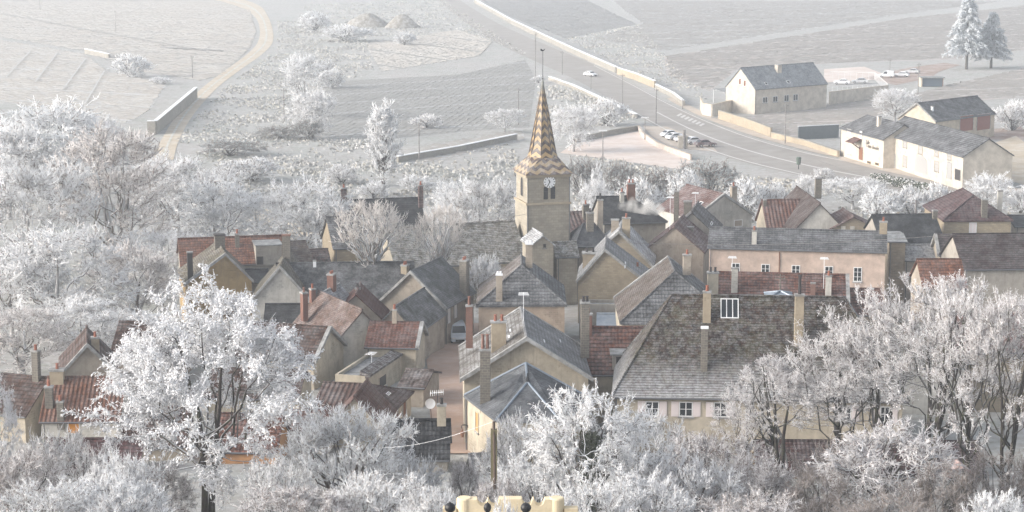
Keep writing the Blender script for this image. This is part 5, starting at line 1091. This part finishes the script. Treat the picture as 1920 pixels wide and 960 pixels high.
# hedges and bushes on the plain
for i, (u, vt, wp, vb, dk, lb) in enumerate([
    (245, 105, 85, 145, 0, 'round white bush on the left vineyard edge'), (300, 143, 50, 158, 0, 'small bush at the top of the track wall'), (590, 25, 80, 60, 0, 'far white bush beside the ditch'), (650, 48, 110, 78, 0, 'far bush row below the earth mounds'), (575, 225, 70, 262, 1, 'blue grey bush at the foot of the meadow trees'), (620, 130, 60, 165, 0, 'pale bush left of the little vineyard'),
    (525, 235, 90, 260, 1, 'grey scrub below the track bank'), (430, 262, 130, 292, 1, 'long grey scrub at the meadow corner'), (640, 312, 80, 345, 0, 'white scrub left of the poplar'), (780, 330, 80, 360, 0, 'white scrub right of the poplar'), (990, 350, 60, 430, 0, 'pale bush just left of the belfry'),
    (800, 215, 70, 240, 0, 'low white bush in the far meadow'), (1140, 190, 90, 236, 0, 'white bush below the roadside wall'), (1010, 140, 30, 155, 0, 'white bush by the roadside pole'), (1090, 300, 90, 370, 1, 'dark blue grey bush right of the spire'), (1160, 308, 90, 380, 1, 'dark bush below the gravel lot'), (1230, 318, 110, 390, 1, 'grey bush below the parked cars'), (1330, 305, 130, 375, 1, 'big bluish bush at the roadside'),
    (1285, 330, 90, 400, 0, 'pale bush above the faded red roof'), (1400, 345, 100, 415, 0, 'white bush behind the pale gable'), (1450, 352, 80, 410, 0, 'white bush above the russet roof'), (1650, 360, 90, 420, 0, 'white bush right of the steep brown roof'), (1710, 358, 90, 415, 0, 'white bush above the long dark slate roof'), (1760, 352, 80, 410, 0, 'white bush left of the orange hipped roof'), (1545, 315, 50, 335, 0, 'small white bush at the road edge'),
    (1915, 355, 60, 400, 0, 'white bush at the right edge of the road'), (1200, 345, 110, 420, 0, 'pale bush behind the far slate house'), (1900, 195, 90, 245, 0, 'frosted vines clump beside the barn'), (1870, 305, 45, 330, 1, 'dark clipped bush beside the winery'), (1850, 320, 50, 345, 1, 'dark hedge at the winery corner'), (700, 342, 70, 375, 0, 'white scrub at the foot of the poplar'), (470, 300, 140, 340, 0, 'white scrub field edge above the pale trees'), (760, 60, 50, 85, 0, 'tiny far bush beside the road')]):
    tree(V_F2 if dk else V_F1, u, vt + 4, wp * .85, at_z(u, vb, -4).y, lb, 'frosted_bush', 'bush', group='frosted bushes on the plain')
# clipped hedge along the road, dark green
rng = np.random.default_rng(9); a, b_ = at_z(1640, 340, -4), at_z(1755, 365, -4); n = 2600; t_ = rng.random(n); P = np.stack([a.x + (b_.x - a.x) * t_ + rng.normal(0, .5, n), a.y + (b_.y - a.y) * t_ + rng.normal(0, .5, n), -4 + rng.uniform(0, 1.3, n)], 1)
v, f = octas(P, rng.normal(size=(n, 3)), np.full(n, .4), np.full(n, .2), rng); tag(link('hedge', np_mesh('hedge', [(v, f, (rng.random(len(f)) < .3).astype(int))], [m_plain('hedge green', (.075, .09, .06), .8, .4, 2), MF2])), 'low dark clipped hedge along the near side of the road', 'hedge')
# conifers
def conifer(u, vt, vb, wp, label, seed):
    p = at_z(u, vb, -4); s = F / p.y; H = (at_y(u, vt, p.y).z + 4); R = wp / s / 2; rng = np.random.default_rng(seed)
    nb = 260; z = H * (.2 + .78 * rng.random(nb) ** 1.2); rr = R * (1 - ((z - .2 * H) / (.82 * H)) ** 1.25) * rng.uniform(.65, 1.1, nb) + .25; a = rng.uniform(0, 6.28, nb)
    P0 = np.stack([0 * z, 0 * z, z], 1); P2 = np.stack([rr * np.cos(a), rr * np.sin(a), z - rr * .12], 1); P1 = (P0 + P2) / 2 + np.array([0, 0, .25]) * rr[:, None]; BP = bez(P0, P1, P2, 6)
    n = nb * 60; bi = np.repeat(np.arange(nb), 60); t = rng.uniform(.15, 1, n) * 4.99; q = t.astype(int); fr = (t - q)[:, None]; W0 = BP[bi, q] * (1 - fr) + BP[bi, q + 1] * fr
    D = nrm(nrm(P2 - P0)[bi] * .5 + rng.normal(0, .5, (n, 3)) + np.array([0, 0, -.45])); W = np.stack([W0, W0 + D * rng.uniform(.4, 1.1, n)[:, None]], 1); v, f = tubes(W, np.tile([.11, .03], (n, 1)), 3)
    r = thing('conifer', label, 'tree', tuple(p)); tp = np.array([[[0, 0, -.3], [0, 0, H * .5], [0, 0, H]]])
    link('trunk', np_mesh('trunk', [(*tubes(tp, np.array([[.42, .28, .05]]), 8), 0), (*tubes(BP, np.tile(np.linspace(.07, .02, 6), (nb, 1)), 3), 0)], [MBARK]), r)
    link('crown', np_mesh('crown', [(v, f, np.repeat((rng.random(n) < .15).astype(int), 3))], [m_frost('frosted needles', (.66, .70, .74)), m_plain('conifer green', (.13, .155, .155), .8, .3, 2)]), r)
conifer(1812, -14, 130, 84, 'tall frosted conifer at the upper right', 1); conifer(1858, 22, 128, 74, 'rounder shorter frosted conifer right of the tall one', 2)
# ivy on the trunk of the white tree, one mass of leaves as part of it
iv = [o for o in C.objects if o.get('label', '').startswith('white frosted tree with dark ivy')][0]
rng = np.random.default_rng(4); n = 5200; z = rng.uniform(.1, .74, n) * 8.5; r_ = (.9 - .45 * np.abs(z / 8.5 - .35)) * rng.random(n) ** .5 * rng.uniform(.6, 1.2, n) * .9; a = rng.uniform(0, 6.28, n)
P = np.stack([r_ * np.cos(a), r_ * np.sin(a), z], 1); v, f = octas(P, rng.normal(size=(n, 3)), rng.uniform(.1, .22, n), rng.uniform(.05, .09, n), rng); link('ivy', np_mesh('ivy', [(v, f, 0)], [MIVY]), iv)['kind'] = 'stuff'
# ---------------------------------------------------------------- walls, poles, cars and small things
def wall_line(label, px, h, th, m, cap=True, z=-4, cat='wall', name='stone_wall', capm=None):
    P = [at_z(u, v, z) for u, v in px]; o = P[0].copy(); r = thing(name, label, cat, tuple(o)); b = MB(); c = MB()
    for i, (p, q) in enumerate(zip(P, P[1:])):
        d = (q - p); d.z = 0; d.normalize(); n = Vector((-d.y, d.x, 0)) * th / 2; p, q = p - o, q - o
        e = d * .02 if i else d * 0
        b.hexa([p - n - ZZ * .3 + e, q - n - ZZ * .3, q + n - ZZ * .3, p + n - ZZ * .3 + e], [p - n + ZZ * h + e, q - n + ZZ * h, q + n + ZZ * h, p + n + ZZ * h + e])
        n *= 1.35; c.hexa([p - n + ZZ * (h + .003) + e, q - n + ZZ * (h + .003), q + n + ZZ * (h + .003), p + n + ZZ * (h + .003) + e], [p - n + ZZ * (h + .14) + e, q - n + ZZ * (h + .14), q + n + ZZ * (h + .14), p + n + ZZ * (h + .14) + e])
    b.build('wall', m, r)
    if cap: c.build('coping', capm or ICE, r)
    return r
wall_line('tall grey retaining wall beside the sandy track', [(277, 252), (292, 252), (368, 185)], 2.7, .6, M_WALL)
wall_line('long frost capped stone wall along the far side of the road', [(890, 5), (960, 45), (1040, 84), (1100, 112), (1156, 137)], 1.7, .6, M_WALL)
wall_line('short warm stone wall beside the vineyard track', [(1158, 139), (1192, 150), (1228, 165)], 1.8, .5, M_WALLW)
wall_line('low stone wall between vineyard and road bend', [(1230, 167), (1262, 183), (1282, 199)], 1.2, .5, M_WALL)
wall_line('frost topped bank wall below the road', [(1030, 150), (1075, 166), (1130, 192), (1192, 222)], .9, .6, M_WALL)
wall_line('low wall behind the gravel lot', [(1080, 268), (1140, 254), (1198, 244)], .9, .4, M_WALL, capm=M_WALL)
wall_line('low curved wall between gravel lot and parked cars', [(1197, 244), (1206, 258), (1232, 276), (1262, 288), (1296, 300)], .9, .35, m_stucco('pale lot wall', (.58, .50, .44)), capm=M_PAVE)
wall_line('stone wall below the brown vineyard', [(1348, 224), (1400, 240), (1446, 258)], 1.9, .4, M_WALLW, capm=M_WALL)
wall_line('lower stone wall running down to the winery', [(1447, 259), (1510, 274), (1572, 295)], 1.1, .4, M_WALLW, capm=M_WALL)
wall_line('dark slatted fence left of the winery', [(1496, 262), (1572, 258)], 2.6, .2, m_plain('dark fence boards', (.12, .14, .15), .8, .2, 2), cat='fence', name='fence')
wall_line('meadow wall behind the poplar', [(745, 305), (860, 285), (968, 262)], 1.1, .5, M_WALL)
wall_line('beige retaining wall behind the modern house', [(1555, 197), (1610, 190), (1664, 184)], 3.0, .4, WHITEW, capm=M_PAVE)
wall_line('long retaining wall above the left vineyard', [(160, 100), (205, 110)], 1.4, .5, M_WALL)
r = wall_line('curved cream garden wall in front of the modern house', [(1314, 206), (1318, 216), (1335, 219), (1362, 212), (1392, 206)], 2.6, .3, WHITEW, capm=CREAM_L)
P = [at_z(u, v, -4) for u, v in ((1560, 178), (1664, 172), (1640, 150), (1556, 148))]; r = thing('glass_balustrade', 'glass balustrade round the terrace behind the modern house', 'balustrade', tuple(P[0])); b = MB(); c = MB()
for p, q in zip(P, P[1:]):
    p, q = p - P[0] + ZZ * 1.0, q - P[0] + ZZ * 1.0; c.tube([p + ZZ * 1.0, q + ZZ * 1.0], .05, 5); L_ = (q - p).length
    for i in range(int(L_ / 1.6) + 1): b.tube([p + (q - p) * (i * 1.6 / L_) - ZZ * 1.2, p + (q - p) * (i * 1.6 / L_) + ZZ], .04, 5)
b.build('post', WFRAME, r); c.build('rail', WFRAME, r)
# canopy terrace left of the modern house
p0 = at_z(1343, 205, -4); r = thing('canopy', 'open canopy terrace on the left end of the modern house', 'canopy', tuple(p0)); pts = [at_z(u, v, -.9) - p0 for u, v in ((1338, 168), (1368, 166), (1412, 178), (1384, 184))]
b = MB(); b.hexa([p for p in pts], [p + ZZ * .25 for p in pts]); b.build('roof', FELT, r)
for p in pts:
    b = MB(); b.tube([p, p - ZZ * 3.1], .09, 6); b.build('post', WFRAME, r)
p0 = at_z(1727, 163, -4); r = thing('shed', 'low open shed with dark glazing beside the vineyard', 'shed', tuple(p0)); b = MB(); b.box(0, 5.5, 3, 3.2, 0, 2.3); b.box(0, .3, 0, 2.998, 0, 2.3); b.build('wall', CREAM_L, r); b = MB(); b.box(-.3, 6, -.4, 3.5, 2.304, 2.5); b.build('roof', FELT, r); b = MB(); b.box(.4, 5.6, .3, .36, .1, 2.2); b.build('glazing', m_simple('blue grey glazing', (.09, .12, .15), .2), r)
for x in (5.6,):
    b = MB(); b.tube([(x, .1, 0), (x, .1, 2.3)], .09, 6); b.build('post', WOODB, r)
# poles and lamps
M_POLE = m_plain('weathered pole', (.17, .155, .145), .9, .2, 2, .25, 2)
def pole(u, vb, vt, label, kind='pole', z=-4, r0=.12):
    p = at_z(u, vb, z); H = at_y(u, vt, p.y).z - z; r = thing({'pole': 'utility_pole', 'lamp': 'street_lamp'}[kind], label, 'utility pole' if kind == 'pole' else 'street lamp', tuple(p)); b = MB(); b.tube([(0, 0, -.4), (0, 0, H)], [r0, r0 * .7], 7); b.build('post', M_POLE, r)
    if kind == 'lamp':
        b = MB(); b.tube([(0, 0, H - .1), (0, 0, H)], .1, 6); b.box(-.75, .75, -.3, .3, H + .004, H + .16); b.build('lamp_head', m_simple('frosted lamp head', (.62, .62, .62), .5), r)
    else:
        b = MB(); b.box(-.5, .5, -.06, .06, H - .5, H - .4); 
        for x in (-.4, 0, .4): b.lathe((x, 0, H - .398), [(.05, 0), (.06, .1), (.03, .18)], 6)
        b.build('crossarm', M_POLE, r)
    return r
for a in [(1004, 151, 62, 'tallest roadside pole left of the weathercock'), (1054, 140, 96, 'pole on the roadside just right of the weathercock'), (1108, 168, 140, 'short pole below the white car on the road'), (1167, 200, 138, 'pole on the road bank right of the white car'), (1230, 232, 165, 'pole at the road bend above the gravel lot'), (361, 148, 103, 'pole at the top of the sandy track wall'), (533, 228, 166, 'pole among the pale meadow trees'), (786, 302, 230, 'pole right of the poplar'), (972, 235, 165, 'thin pole in the meadow left of the spire'), (1472, 270, 194, 'pole in front of the brown vineyard'), (1668, 140, 110, 'pole beside the white van at the modern house'), (1721, 178, 118, 'pole at the shed among the vines'), (1280, 205, 185, 'short pole left of the curved garden wall'), (75, 20, -10, 'thin pole high in the left vineyard'), (217, 60, 20, 'thin pole in the middle of the left vineyard')]: pole(*a)
for a in [(1130, 305, 246, 'lamp on the lower edge of the gravel lot'), (1209, 262, 221, 'lamp beside the row of parked cars')]: pole(*a, kind='lamp')
pole(1715, 445, 375, 'dark pole behind the long dark slate roof', z=-2, r0=.16)
p = at_z(1497, 318, -4); r = thing('litter_bin', 'green bin on a post at the road edge', 'bin', tuple(p)); b = MB(); b.lathe((0, 0, .9), [(.35, 0), (.45, 1.1), (.5, 1.15), (.3, 1.35)], 10); b.build('bin', m_plain('bin green', (.10, .13, .11), .6, .2, 3), r); b = MB(); b.tube([(0, 0, 0), (0, 0, .95)], .08); b.build('post', IRON, r)
p = at_z(1280, 278, -4); r = thing('ticket_kiosk', 'small pale kiosk with a dark pillar among the parked cars', 'kiosk', tuple(p)); b = MB(); b.box(-.9, .9, -.5, .5, 0, 2.2); b.box(-1, 1, -.6, .6, 2.204, 2.35); b.build('body', WHITEW, r); b = MB(); b.tube([(.2, -.8, 0), (.2, -.8, 3.6)], .28, 8); b.build('pillar', M_POLE, r)
# spoil heaps
for u, v, wp, hp, lb in ((690, 50, 90, 24, 'left dark spoil heap by the far ditch'), (755, 52, 70, 24, 'right dark spoil heap by the far ditch')):
    p = at_z(u, v, -4); s = F / p.y; r0 = wp / s / 2; rng = random.Random(u); b = MB(); prof = [(1, 0), (.8, .3), (.55, .62), (.28, .9), (.05, 1)]; n = 18
    rings = [[(r0 * q * (1 + rng.uniform(-.12, .12)) * math.cos(i * 6.2832 / n), r0 * q * .7 * (1 + rng.uniform(-.12, .12)) * math.sin(i * 6.2832 / n), hp / s * z * rng.uniform(.85, 1.1)) for i in range(n)] for q, z in prof]
    for a_, b2 in zip(rings, rings[1:]):
        for i in range(n): b.face([a_[i], a_[(i + 1) % n], b2[(i + 1) % n], b2[i]])
    b.face(rings[-1]); o = b.build('spoil_heap', m_plain('dark spoil', (.20, .18, .15), .95, .3, .8, .45, .8), smooth=True); o.location = p; tag(o, lb, 'spoil heap')
# cars
GL = m_simple('car glass', (.03, .035, .04), .08); TY = m_simple('tyre', (.02, .02, .02), .8); LT = m_simple('headlight', (.7, .7, .7), .15); RIM = m_simple('rim', (.45, .45, .46), .35, .8)
def car(name, label, cat, col, p, yaw, van=False, frost=0.3, group=None):
    r = thing(name, label, cat, (p.x, p.y, p.z), R_(yaw), group); pt = m_plain('paint ' + label[:10], col, .3, .05, 1, frost, .9)
    L, W, Hh = (4.2, 1.7, 1.8) if van else (4.2, 1.7, 1.45)
    body = [(-2.1, .35), (-2.05, .75), (-1.3, .92), (-.75, .98), (2.0, .98), (2.1, .7), (2.08, .35)] if van else [(-2.1, .35), (-2.1, .62), (-1.95, .74), (-1.0, .88), (1.5, .92), (2.02, .86), (2.1, .6), (2.08, .35)]
    cab = [(-1.15, .93), (-.45, 1.72), (0, 1.8), (1.95, 1.78), (2.03, .95)] if van else [(-.95, .88), (-.25, 1.38), (.2, 1.45), (1.0, 1.42), (1.75, .92)]
    b = MB(); b.hexa([(x, -W / 2, z) for x, z in body], [(x, W / 2, z) for x, z in body]); w2 = W / 2 - .12
    n_ = len(cab); lo = lambda z: W / 2 - .03 - (z - .9) * .16
    b.hexa([(x, -lo(z), z + .003) for x, z in cab], [(x, lo(z), z + .003) for x, z in cab]); b.build('body', pt, r, bevel=.05)
    c = MB(); f = lambda i, t, y: None
    (x0, z0), (x1, z1) = cab[0], cab[1]; nv = Vector((z0 - z1, 0, x1 - x0)).normalized() * .015
    for (xa, za), (xb, zb) in (((x0, z0), (x1, z1)), (cab[-1], cab[-2])):
        nv = Vector((-(zb - za), 0, (xb - xa))).normalized() * .02; nv = nv if (nv.x < 0) == (xa < 0) else -nv; d = Vector((xb - xa, 0, zb - za)); A = Vector((xa, 0, za))
        pa, pb = A + d * .12, A + d * .88; ww, wv = lo(pa.z) - .1, lo(pb.z) - .1
        w_ = MB(); w_.hexa([pa + Vector((0, -ww, 0)), pa + Vector((0, ww, 0)), pb + Vector((0, wv, 0)), pb + Vector((0, -wv, 0))], [q + nv for q in (pa + Vector((0, -ww, 0)), pa + Vector((0, ww, 0)), pb + Vector((0, wv, 0)), pb + Vector((0, -wv, 0)))]); w_.build('windscreen', GL, r)
    for s_ in (-1, 1):
        w_ = MB(); zl, zh = 1.0, cab[1][1] - .07; xs_ = (cab[0][0] + .28, cab[1][0] + .05, (.35 if van else cab[-2][0] - .02), (.35 if van else cab[-1][0] - .3))
        q = [(xs_[0], zl), (xs_[1], zh), (xs_[2], zh), (xs_[3], zl)]; w_.hexa([(x, s_ * (lo(z) - .02), z) for x, z in q], [(x, s_ * (lo(z) + .012), z) for x, z in q]); w_.build('side_window', GL, r)
        for x in (-1.3, 1.3):
            w_ = MB(); w_.hexa([(x + .31 * math.cos(i * .3927), s_ * (W / 2 - .2), .31 + .31 * math.sin(i * .3927)) for i in range(16)], [(x + .31 * math.cos(i * .3927), s_ * (W / 2 + .015), .31 + .31 * math.sin(i * .3927)) for i in range(16)]); wo_ = w_.build('wheel', TY, r)
            w_ = MB(); w_.hexa([(x + .18 * math.cos(i * .3927), s_ * (W / 2 + .0), .31 + .18 * math.sin(i * .3927)) for i in range(16)], [(x + .18 * math.cos(i * .3927), s_ * (W / 2 + .025), .31 + .18 * math.sin(i * .3927)) for i in range(16)]); w_.build('rim', RIM, wo_)
        w_ = MB(); w_.box(-2.13, -2.0, s_ * .62 - .17, s_ * .62 + .17, .62, .76); w_.build('headlight', LT, r)
    w_ = MB(); w_.box(-2.14, -2.08, -.45, .45, .38, .56); w_.build('bumper', TY, r)
WH = (.74, .75, .77); SV = (.42, .43, .45)
p = on_ground(859, 641); p.z = g(p.x, p.y) + .12; car('parked_van', 'light blue grey van parked in the street against the stone barn', 'van', (.62, .68, .74), p, 97, True, .0)
car('car', 'white car driving on the road by the far stone wall', 'car', WH, at_z(1107, 143, -3.95), 128)
for i, (u, v, cl, lb, yw) in enumerate([(1258, 257, WH, 'white car at the left end of the parked row', 205), (1268, 262, WH, 'second white car of the parked row, behind the kiosk', 208), (1284, 266, SV, 'silver car hidden behind the kiosk pillar', 205), (1302, 270, WH, 'white hatchback right of the kiosk', 206), (1322, 275, (.14, .08, .08), 'dark red car at the right end of the parked row', 203)]):
    car('parked_car', lb, 'car', cl, at_z(u, v, -3.93), yw, False, .35, 'cars parked in a row by the road')
for u, v, cl, lb, yw, vn in [(1662, 145, WH, 'white van parked beside the driveway', -20, True), (1690, 144, WH, 'white car parked between van and silver estate', -25, False), (1710, 138, SV, 'silver car parked at the end of the driveway row', -20, False), (1578, 158, WH, 'white car behind the retaining wall, left one', -10, False), (1612, 156, SV, 'frosted car behind the retaining wall, right one', -10, False)]:
    car('parked_van' if vn else 'parked_car', lb, 'van' if vn else 'car', cl, at_z(u, v, -3.95), yw, vn, .5)
# smoke from the twin chimneys
p = at_y(1172, 404, 214); sm = bpy.data.materials.new('smoke'); sm.use_nodes = True; st_ = sm.node_tree; st_.nodes.clear(); pv = st_.nodes.new('ShaderNodeVolumePrincipled'); pv.inputs['Color'].default_value = (.95, .93, .9, 1)
tc = st_.nodes.new('ShaderNodeTexCoord'); ns_ = st_.nodes.new('ShaderNodeTexNoise'); ns_.inputs['Scale'].default_value = .8; ns_.inputs['Detail'].default_value = 5; mr = st_.nodes.new('ShaderNodeMapRange'); mr.inputs[1].default_value = .42; mr.inputs[2].default_value = .75; mr.inputs[4].default_value = 1.3
st_.links.new(tc.outputs['Object'], ns_.inputs['Vector']); st_.links.new(ns_.outputs[0], mr.inputs[0]); st_.links.new(mr.outputs[0], pv.inputs['Density']); oo = st_.nodes.new('ShaderNodeOutputMaterial'); st_.links.new(pv.outputs[0], oo.inputs['Volume'])
bm = bmesh.new(); bmesh.ops.create_icosphere(bm, subdivisions=3, radius=1); rr_ = random.Random(2)
for v in bm.verts:
    t_ = (v.co.x + 1) / 2; v.co = Vector((v.co.x * 2.6 + 1.6, v.co.y * (.8 + t_ * .6), v.co.z * (.75 + t_ * .5) + .9 + math.sin(t_ * 4) * .3)) * (1 + rr_.uniform(-.06, .06))
me = bpy.data.meshes.new('smoke'); bm.to_mesh(me); bm.free(); me.materials.append(sm); o = link('smoke', me, None, p); tag(o, kind='stuff')
# wooden pole with frosted wire, lantern, foreground terrace
p0 = at_y(930, 950, 95); p0.z = g(p0.x, 95); pt = at_y(926, 790, 97); r = thing('utility_pole', 'brown wooden pole in front of the cream wing', 'utility pole', tuple(p0)); b = MB(); b.tube([(0, 0, -.5), (pt.x - p0.x, 2, pt.z - p0.z)], [.08, .065], 8); b.build('post', m_plain('creosoted pole', (.095, .07, .055), .8, .2, 3), r)
b = MB(); b.box(pt.x - p0.x - .16, pt.x - p0.x + .16, 1.8, 2.1, pt.z - p0.z - 3.2, pt.z - p0.z - .4); b.build('meter_box', m_plain('mossy box', (.17, .15, .085), .8, .2, 2), r)
q = at_y(640, 838, 108); a = pt - p0 * 0; b = MB(); pts = [Vector(pt) + (q - pt) * (i / 14) - ZZ * (.55 * math.sin(math.pi * i / 14)) for i in range(15)]; b.tube(pts, .008, 5); o = b.build('wire', ICE); tag(o, 'frost coated wire running left from the wooden pole', 'cable')
for (A_, B_, lb) in (((1160, 455, 215), (1790, 440, 215), 'thin wire crossing above the pink house'), ((640, 425, 225), (985, 402, 226), 'thin wire crossing left of the tower'), ((1290, 205, 480), (1620, 330, 330), 'pale overhead line along the road')):
    a, c_ = at_y(*A_), at_y(*B_); b = MB(); b.tube([a + (c_ - a) * (i / 12) - ZZ * (.6 * math.sin(math.pi * i / 12)) for i in range(13)], .025, 4); tag(b.build('wire', M_POLE), lb, 'cable')
pl = at_y(877, 800, 151); r = thing('street_lantern', 'old iron lantern on a scrolled wall bracket over the street', 'street lantern', (pl.x, pl.y, pl.z)); b = MB(); b.tube([(.1, 0, -.2), (-.1, 0, .15), (-.35, 0, .2), (-.5, 0, .05), (-.45, 0, -.15)], .03, 5); b.tube([(.1, 0, .1), (-.4, 0, .1)], .025, 5); b.build('bracket', IRON, r)
b = MB(); b.lathe((-.42, 0, -.85), [(.08, 0), (.17, .35), (.19, .38), (.05, .55), (.02, .68)], 6); b.build('lantern', m_plain('copper lantern', (.20, .10, .06), .5, .2, 4), r)
# satellite dish and aerial on the shed wall
p = at_y(806, 757, 158); r = thing('satellite_dish', 'white satellite dish beside the dark shed roof', 'satellite dish', (p.x, p.y, p.z)); b = MB(); b.lathe((0, 0, 0), [(.02, 0), (.25, .04), (.42, .13), (.43, .15), (.25, .06)], 16); o = b.build('dish', ICE, r); o.rotation_euler = (R_(75), 0, R_(15)); b = MB(); b.tube([(0, .05, 0), (.1, .2, -1.0), (.1, .2, -4)], .03); b.build('post', IRON, r)
p = at_y(820, 735, 156); r = thing('aerial', 'frosted television aerial above the satellite dish', 'aerial', (p.x, p.y, g(p.x, p.y))); Ht = p.z - g(p.x, p.y); b = MB(); b.tube([(0, 0, 0), (0, 0, Ht)], .03); b.build('mast', IRON, r); b = MB(); b.tube([(-.6, 0, Ht - .1), (.5, 0, Ht)], .03)
for i in range(7): b.tube([(-.55 + i * .17, -.3, Ht - .1 + i * .014), (-.55 + i * .17, .3, Ht - .1 + i * .014)], .025, 4); b.tube([(-.55 + i * .17, 0, Ht - .35 + i * .014), (-.55 + i * .17, 0, Ht + .12 + i * .014)], .02, 4)
b.build('array', ICE, r)
# hut under the trees
p = at_y(1803, 930, 112); zb = g(p.x, 112); r = thing('garden_hut', 'tiny wooden hut with pinkish roof below the dark trunk', 'hut', (p.x, 112, zb)); top = at_y(1803, 886, 112).z - zb; b = MB(); b.box(-.65, .65, 0, 1.4, -.3, top - .3); b.build('wall', m_plain('dark green boards', (.05, .06, .055), .8, .2, 3), r); b = MB()
for s_ in (-1, 1): b.hexa([(s_ * .95, -.2, top - .45), (0, -.2, top + .3), (0, 1.6, top + .3), (s_ * .95, 1.6, top - .45)], [(s_ * .95, -.2, top - .37), (0, -.2, top + .38), (0, 1.6, top + .38), (s_ * .95, 1.6, top - .37)])
b.build('roof', m_plain('pinkish tiles', (.33, .21, .18), .8, .2, 2, .4), r); b = MB(); b.box(-.3, .3, -.03, .02, 0, 1.6); b.build('door', m_plain('teal door', (.09, .13, .13), .7, .2, 2), r)
# terrace wall with scalloped top
YT = 50.6; a, c_ = at_y(866, 934, YT), at_y(1048, 934, YT); Wd = c_.x - a.x; zt = a.z; gb = g(0, YT); M_CAST = m_stucco('sunlit cast stone', (.78, .66, .46), (.5, .42, .3), .08)
r = thing('terrace_wall', 'cream stone terrace wall with scalloped top and rounded ends', 'terrace wall', ((a.x + c_.x) / 2, YT, gb)); Ht = zt - gb; dp = [.13, .31, .69, .87]; rad = .06 * Wd
pts = [(-Wd / 2 + .1, 0)]; top = [(-Wd / 2 + .1, Ht)]
N = 121; rng_ = []
for i in range(N):
    x = -Wd / 2 + .1 + (Wd - .2) * i / (N - 1); t_ = i / (N - 1); z = Ht
    for c2, R2 in ((.185, .058), (.315, .058), (.685, .058), (.82, .058)):
        d_ = (t_ - c2) / R2
        if abs(d_) < 1: z = min(z, Ht - .17 * math.sqrt(1 - d_ * d_))
    if .37 < t_ < .63: z = Ht + .015
    rng_.append((x, z))
b = MB(); d0, d1 = -.16, .16
for (x0, z0), (x1, z1) in zip(rng_, rng_[1:]):
    b.face([(x0, d0, -.3), (x1, d0, -.3), (x1, d0, z1), (x0, d0, z0)]); b.face([(x1, d1, -.3), (x0, d1, -.3), (x0, d1, z0), (x1, d1, z1)]); b.face([(x0, d0, z0), (x1, d0, z1), (x1, d1, z1), (x0, d1, z0)])
b.build('wall', M_CAST, r)
for s_ in (-1, 1):
    b = MB(); b.lathe((s_ * (Wd / 2 - .06), 0, -.3), [(.2, 0), (.2, Ht + .29), (.17, Ht + .325)], 20); b.build('end_pier', M_CAST, r)
    b = MB(); b.box(min(s_ * (Wd / 2 + .14), s_ * (Wd / 2 + .5)), max(s_ * (Wd / 2 + .14), s_ * (Wd / 2 + .5)), -.15, .15, -.3, Ht - .25); b.build('side_wall', M_CAST, r)
for i, (u, v, lb, sz) in enumerate(((844, 951, 'left black fence finial, largest and furthest from the others', .11), (914, 951, 'middle black fence finial in front of the terrace wall', .075), (986, 951, 'right black fence finial in front of the terrace wall', .105))):
    p = at_y(u, v, 46.5); gz = g(p.x, 46.5); hz = p.z - gz; r = thing('fence_finial', lb, 'finial', (p.x, 46.5, gz), group='black finials of the terrace fence'); b = MB(); b.lathe((0, 0, hz), [(sz * .5, -.12), (sz * .95, -.09), (sz * 1.2, -.04), (sz * 1.25, 0), (sz * 1.1, .05), (sz * .7, .09), (sz * .3, .105), (sz * .2, .12), (.005, .135)], 14); b.build('ball', IRON, r, smooth=True); b = MB(); b.tube([(0, 0, -.3), (0, 0, hz - .1)], .045, 8); b.build('post', IRON, r)
tree(V_S3, 950, 954, 62, 48.6, 'small frosted plant in front of the scalloped terrace wall', 'frosted_plant', 'plant')
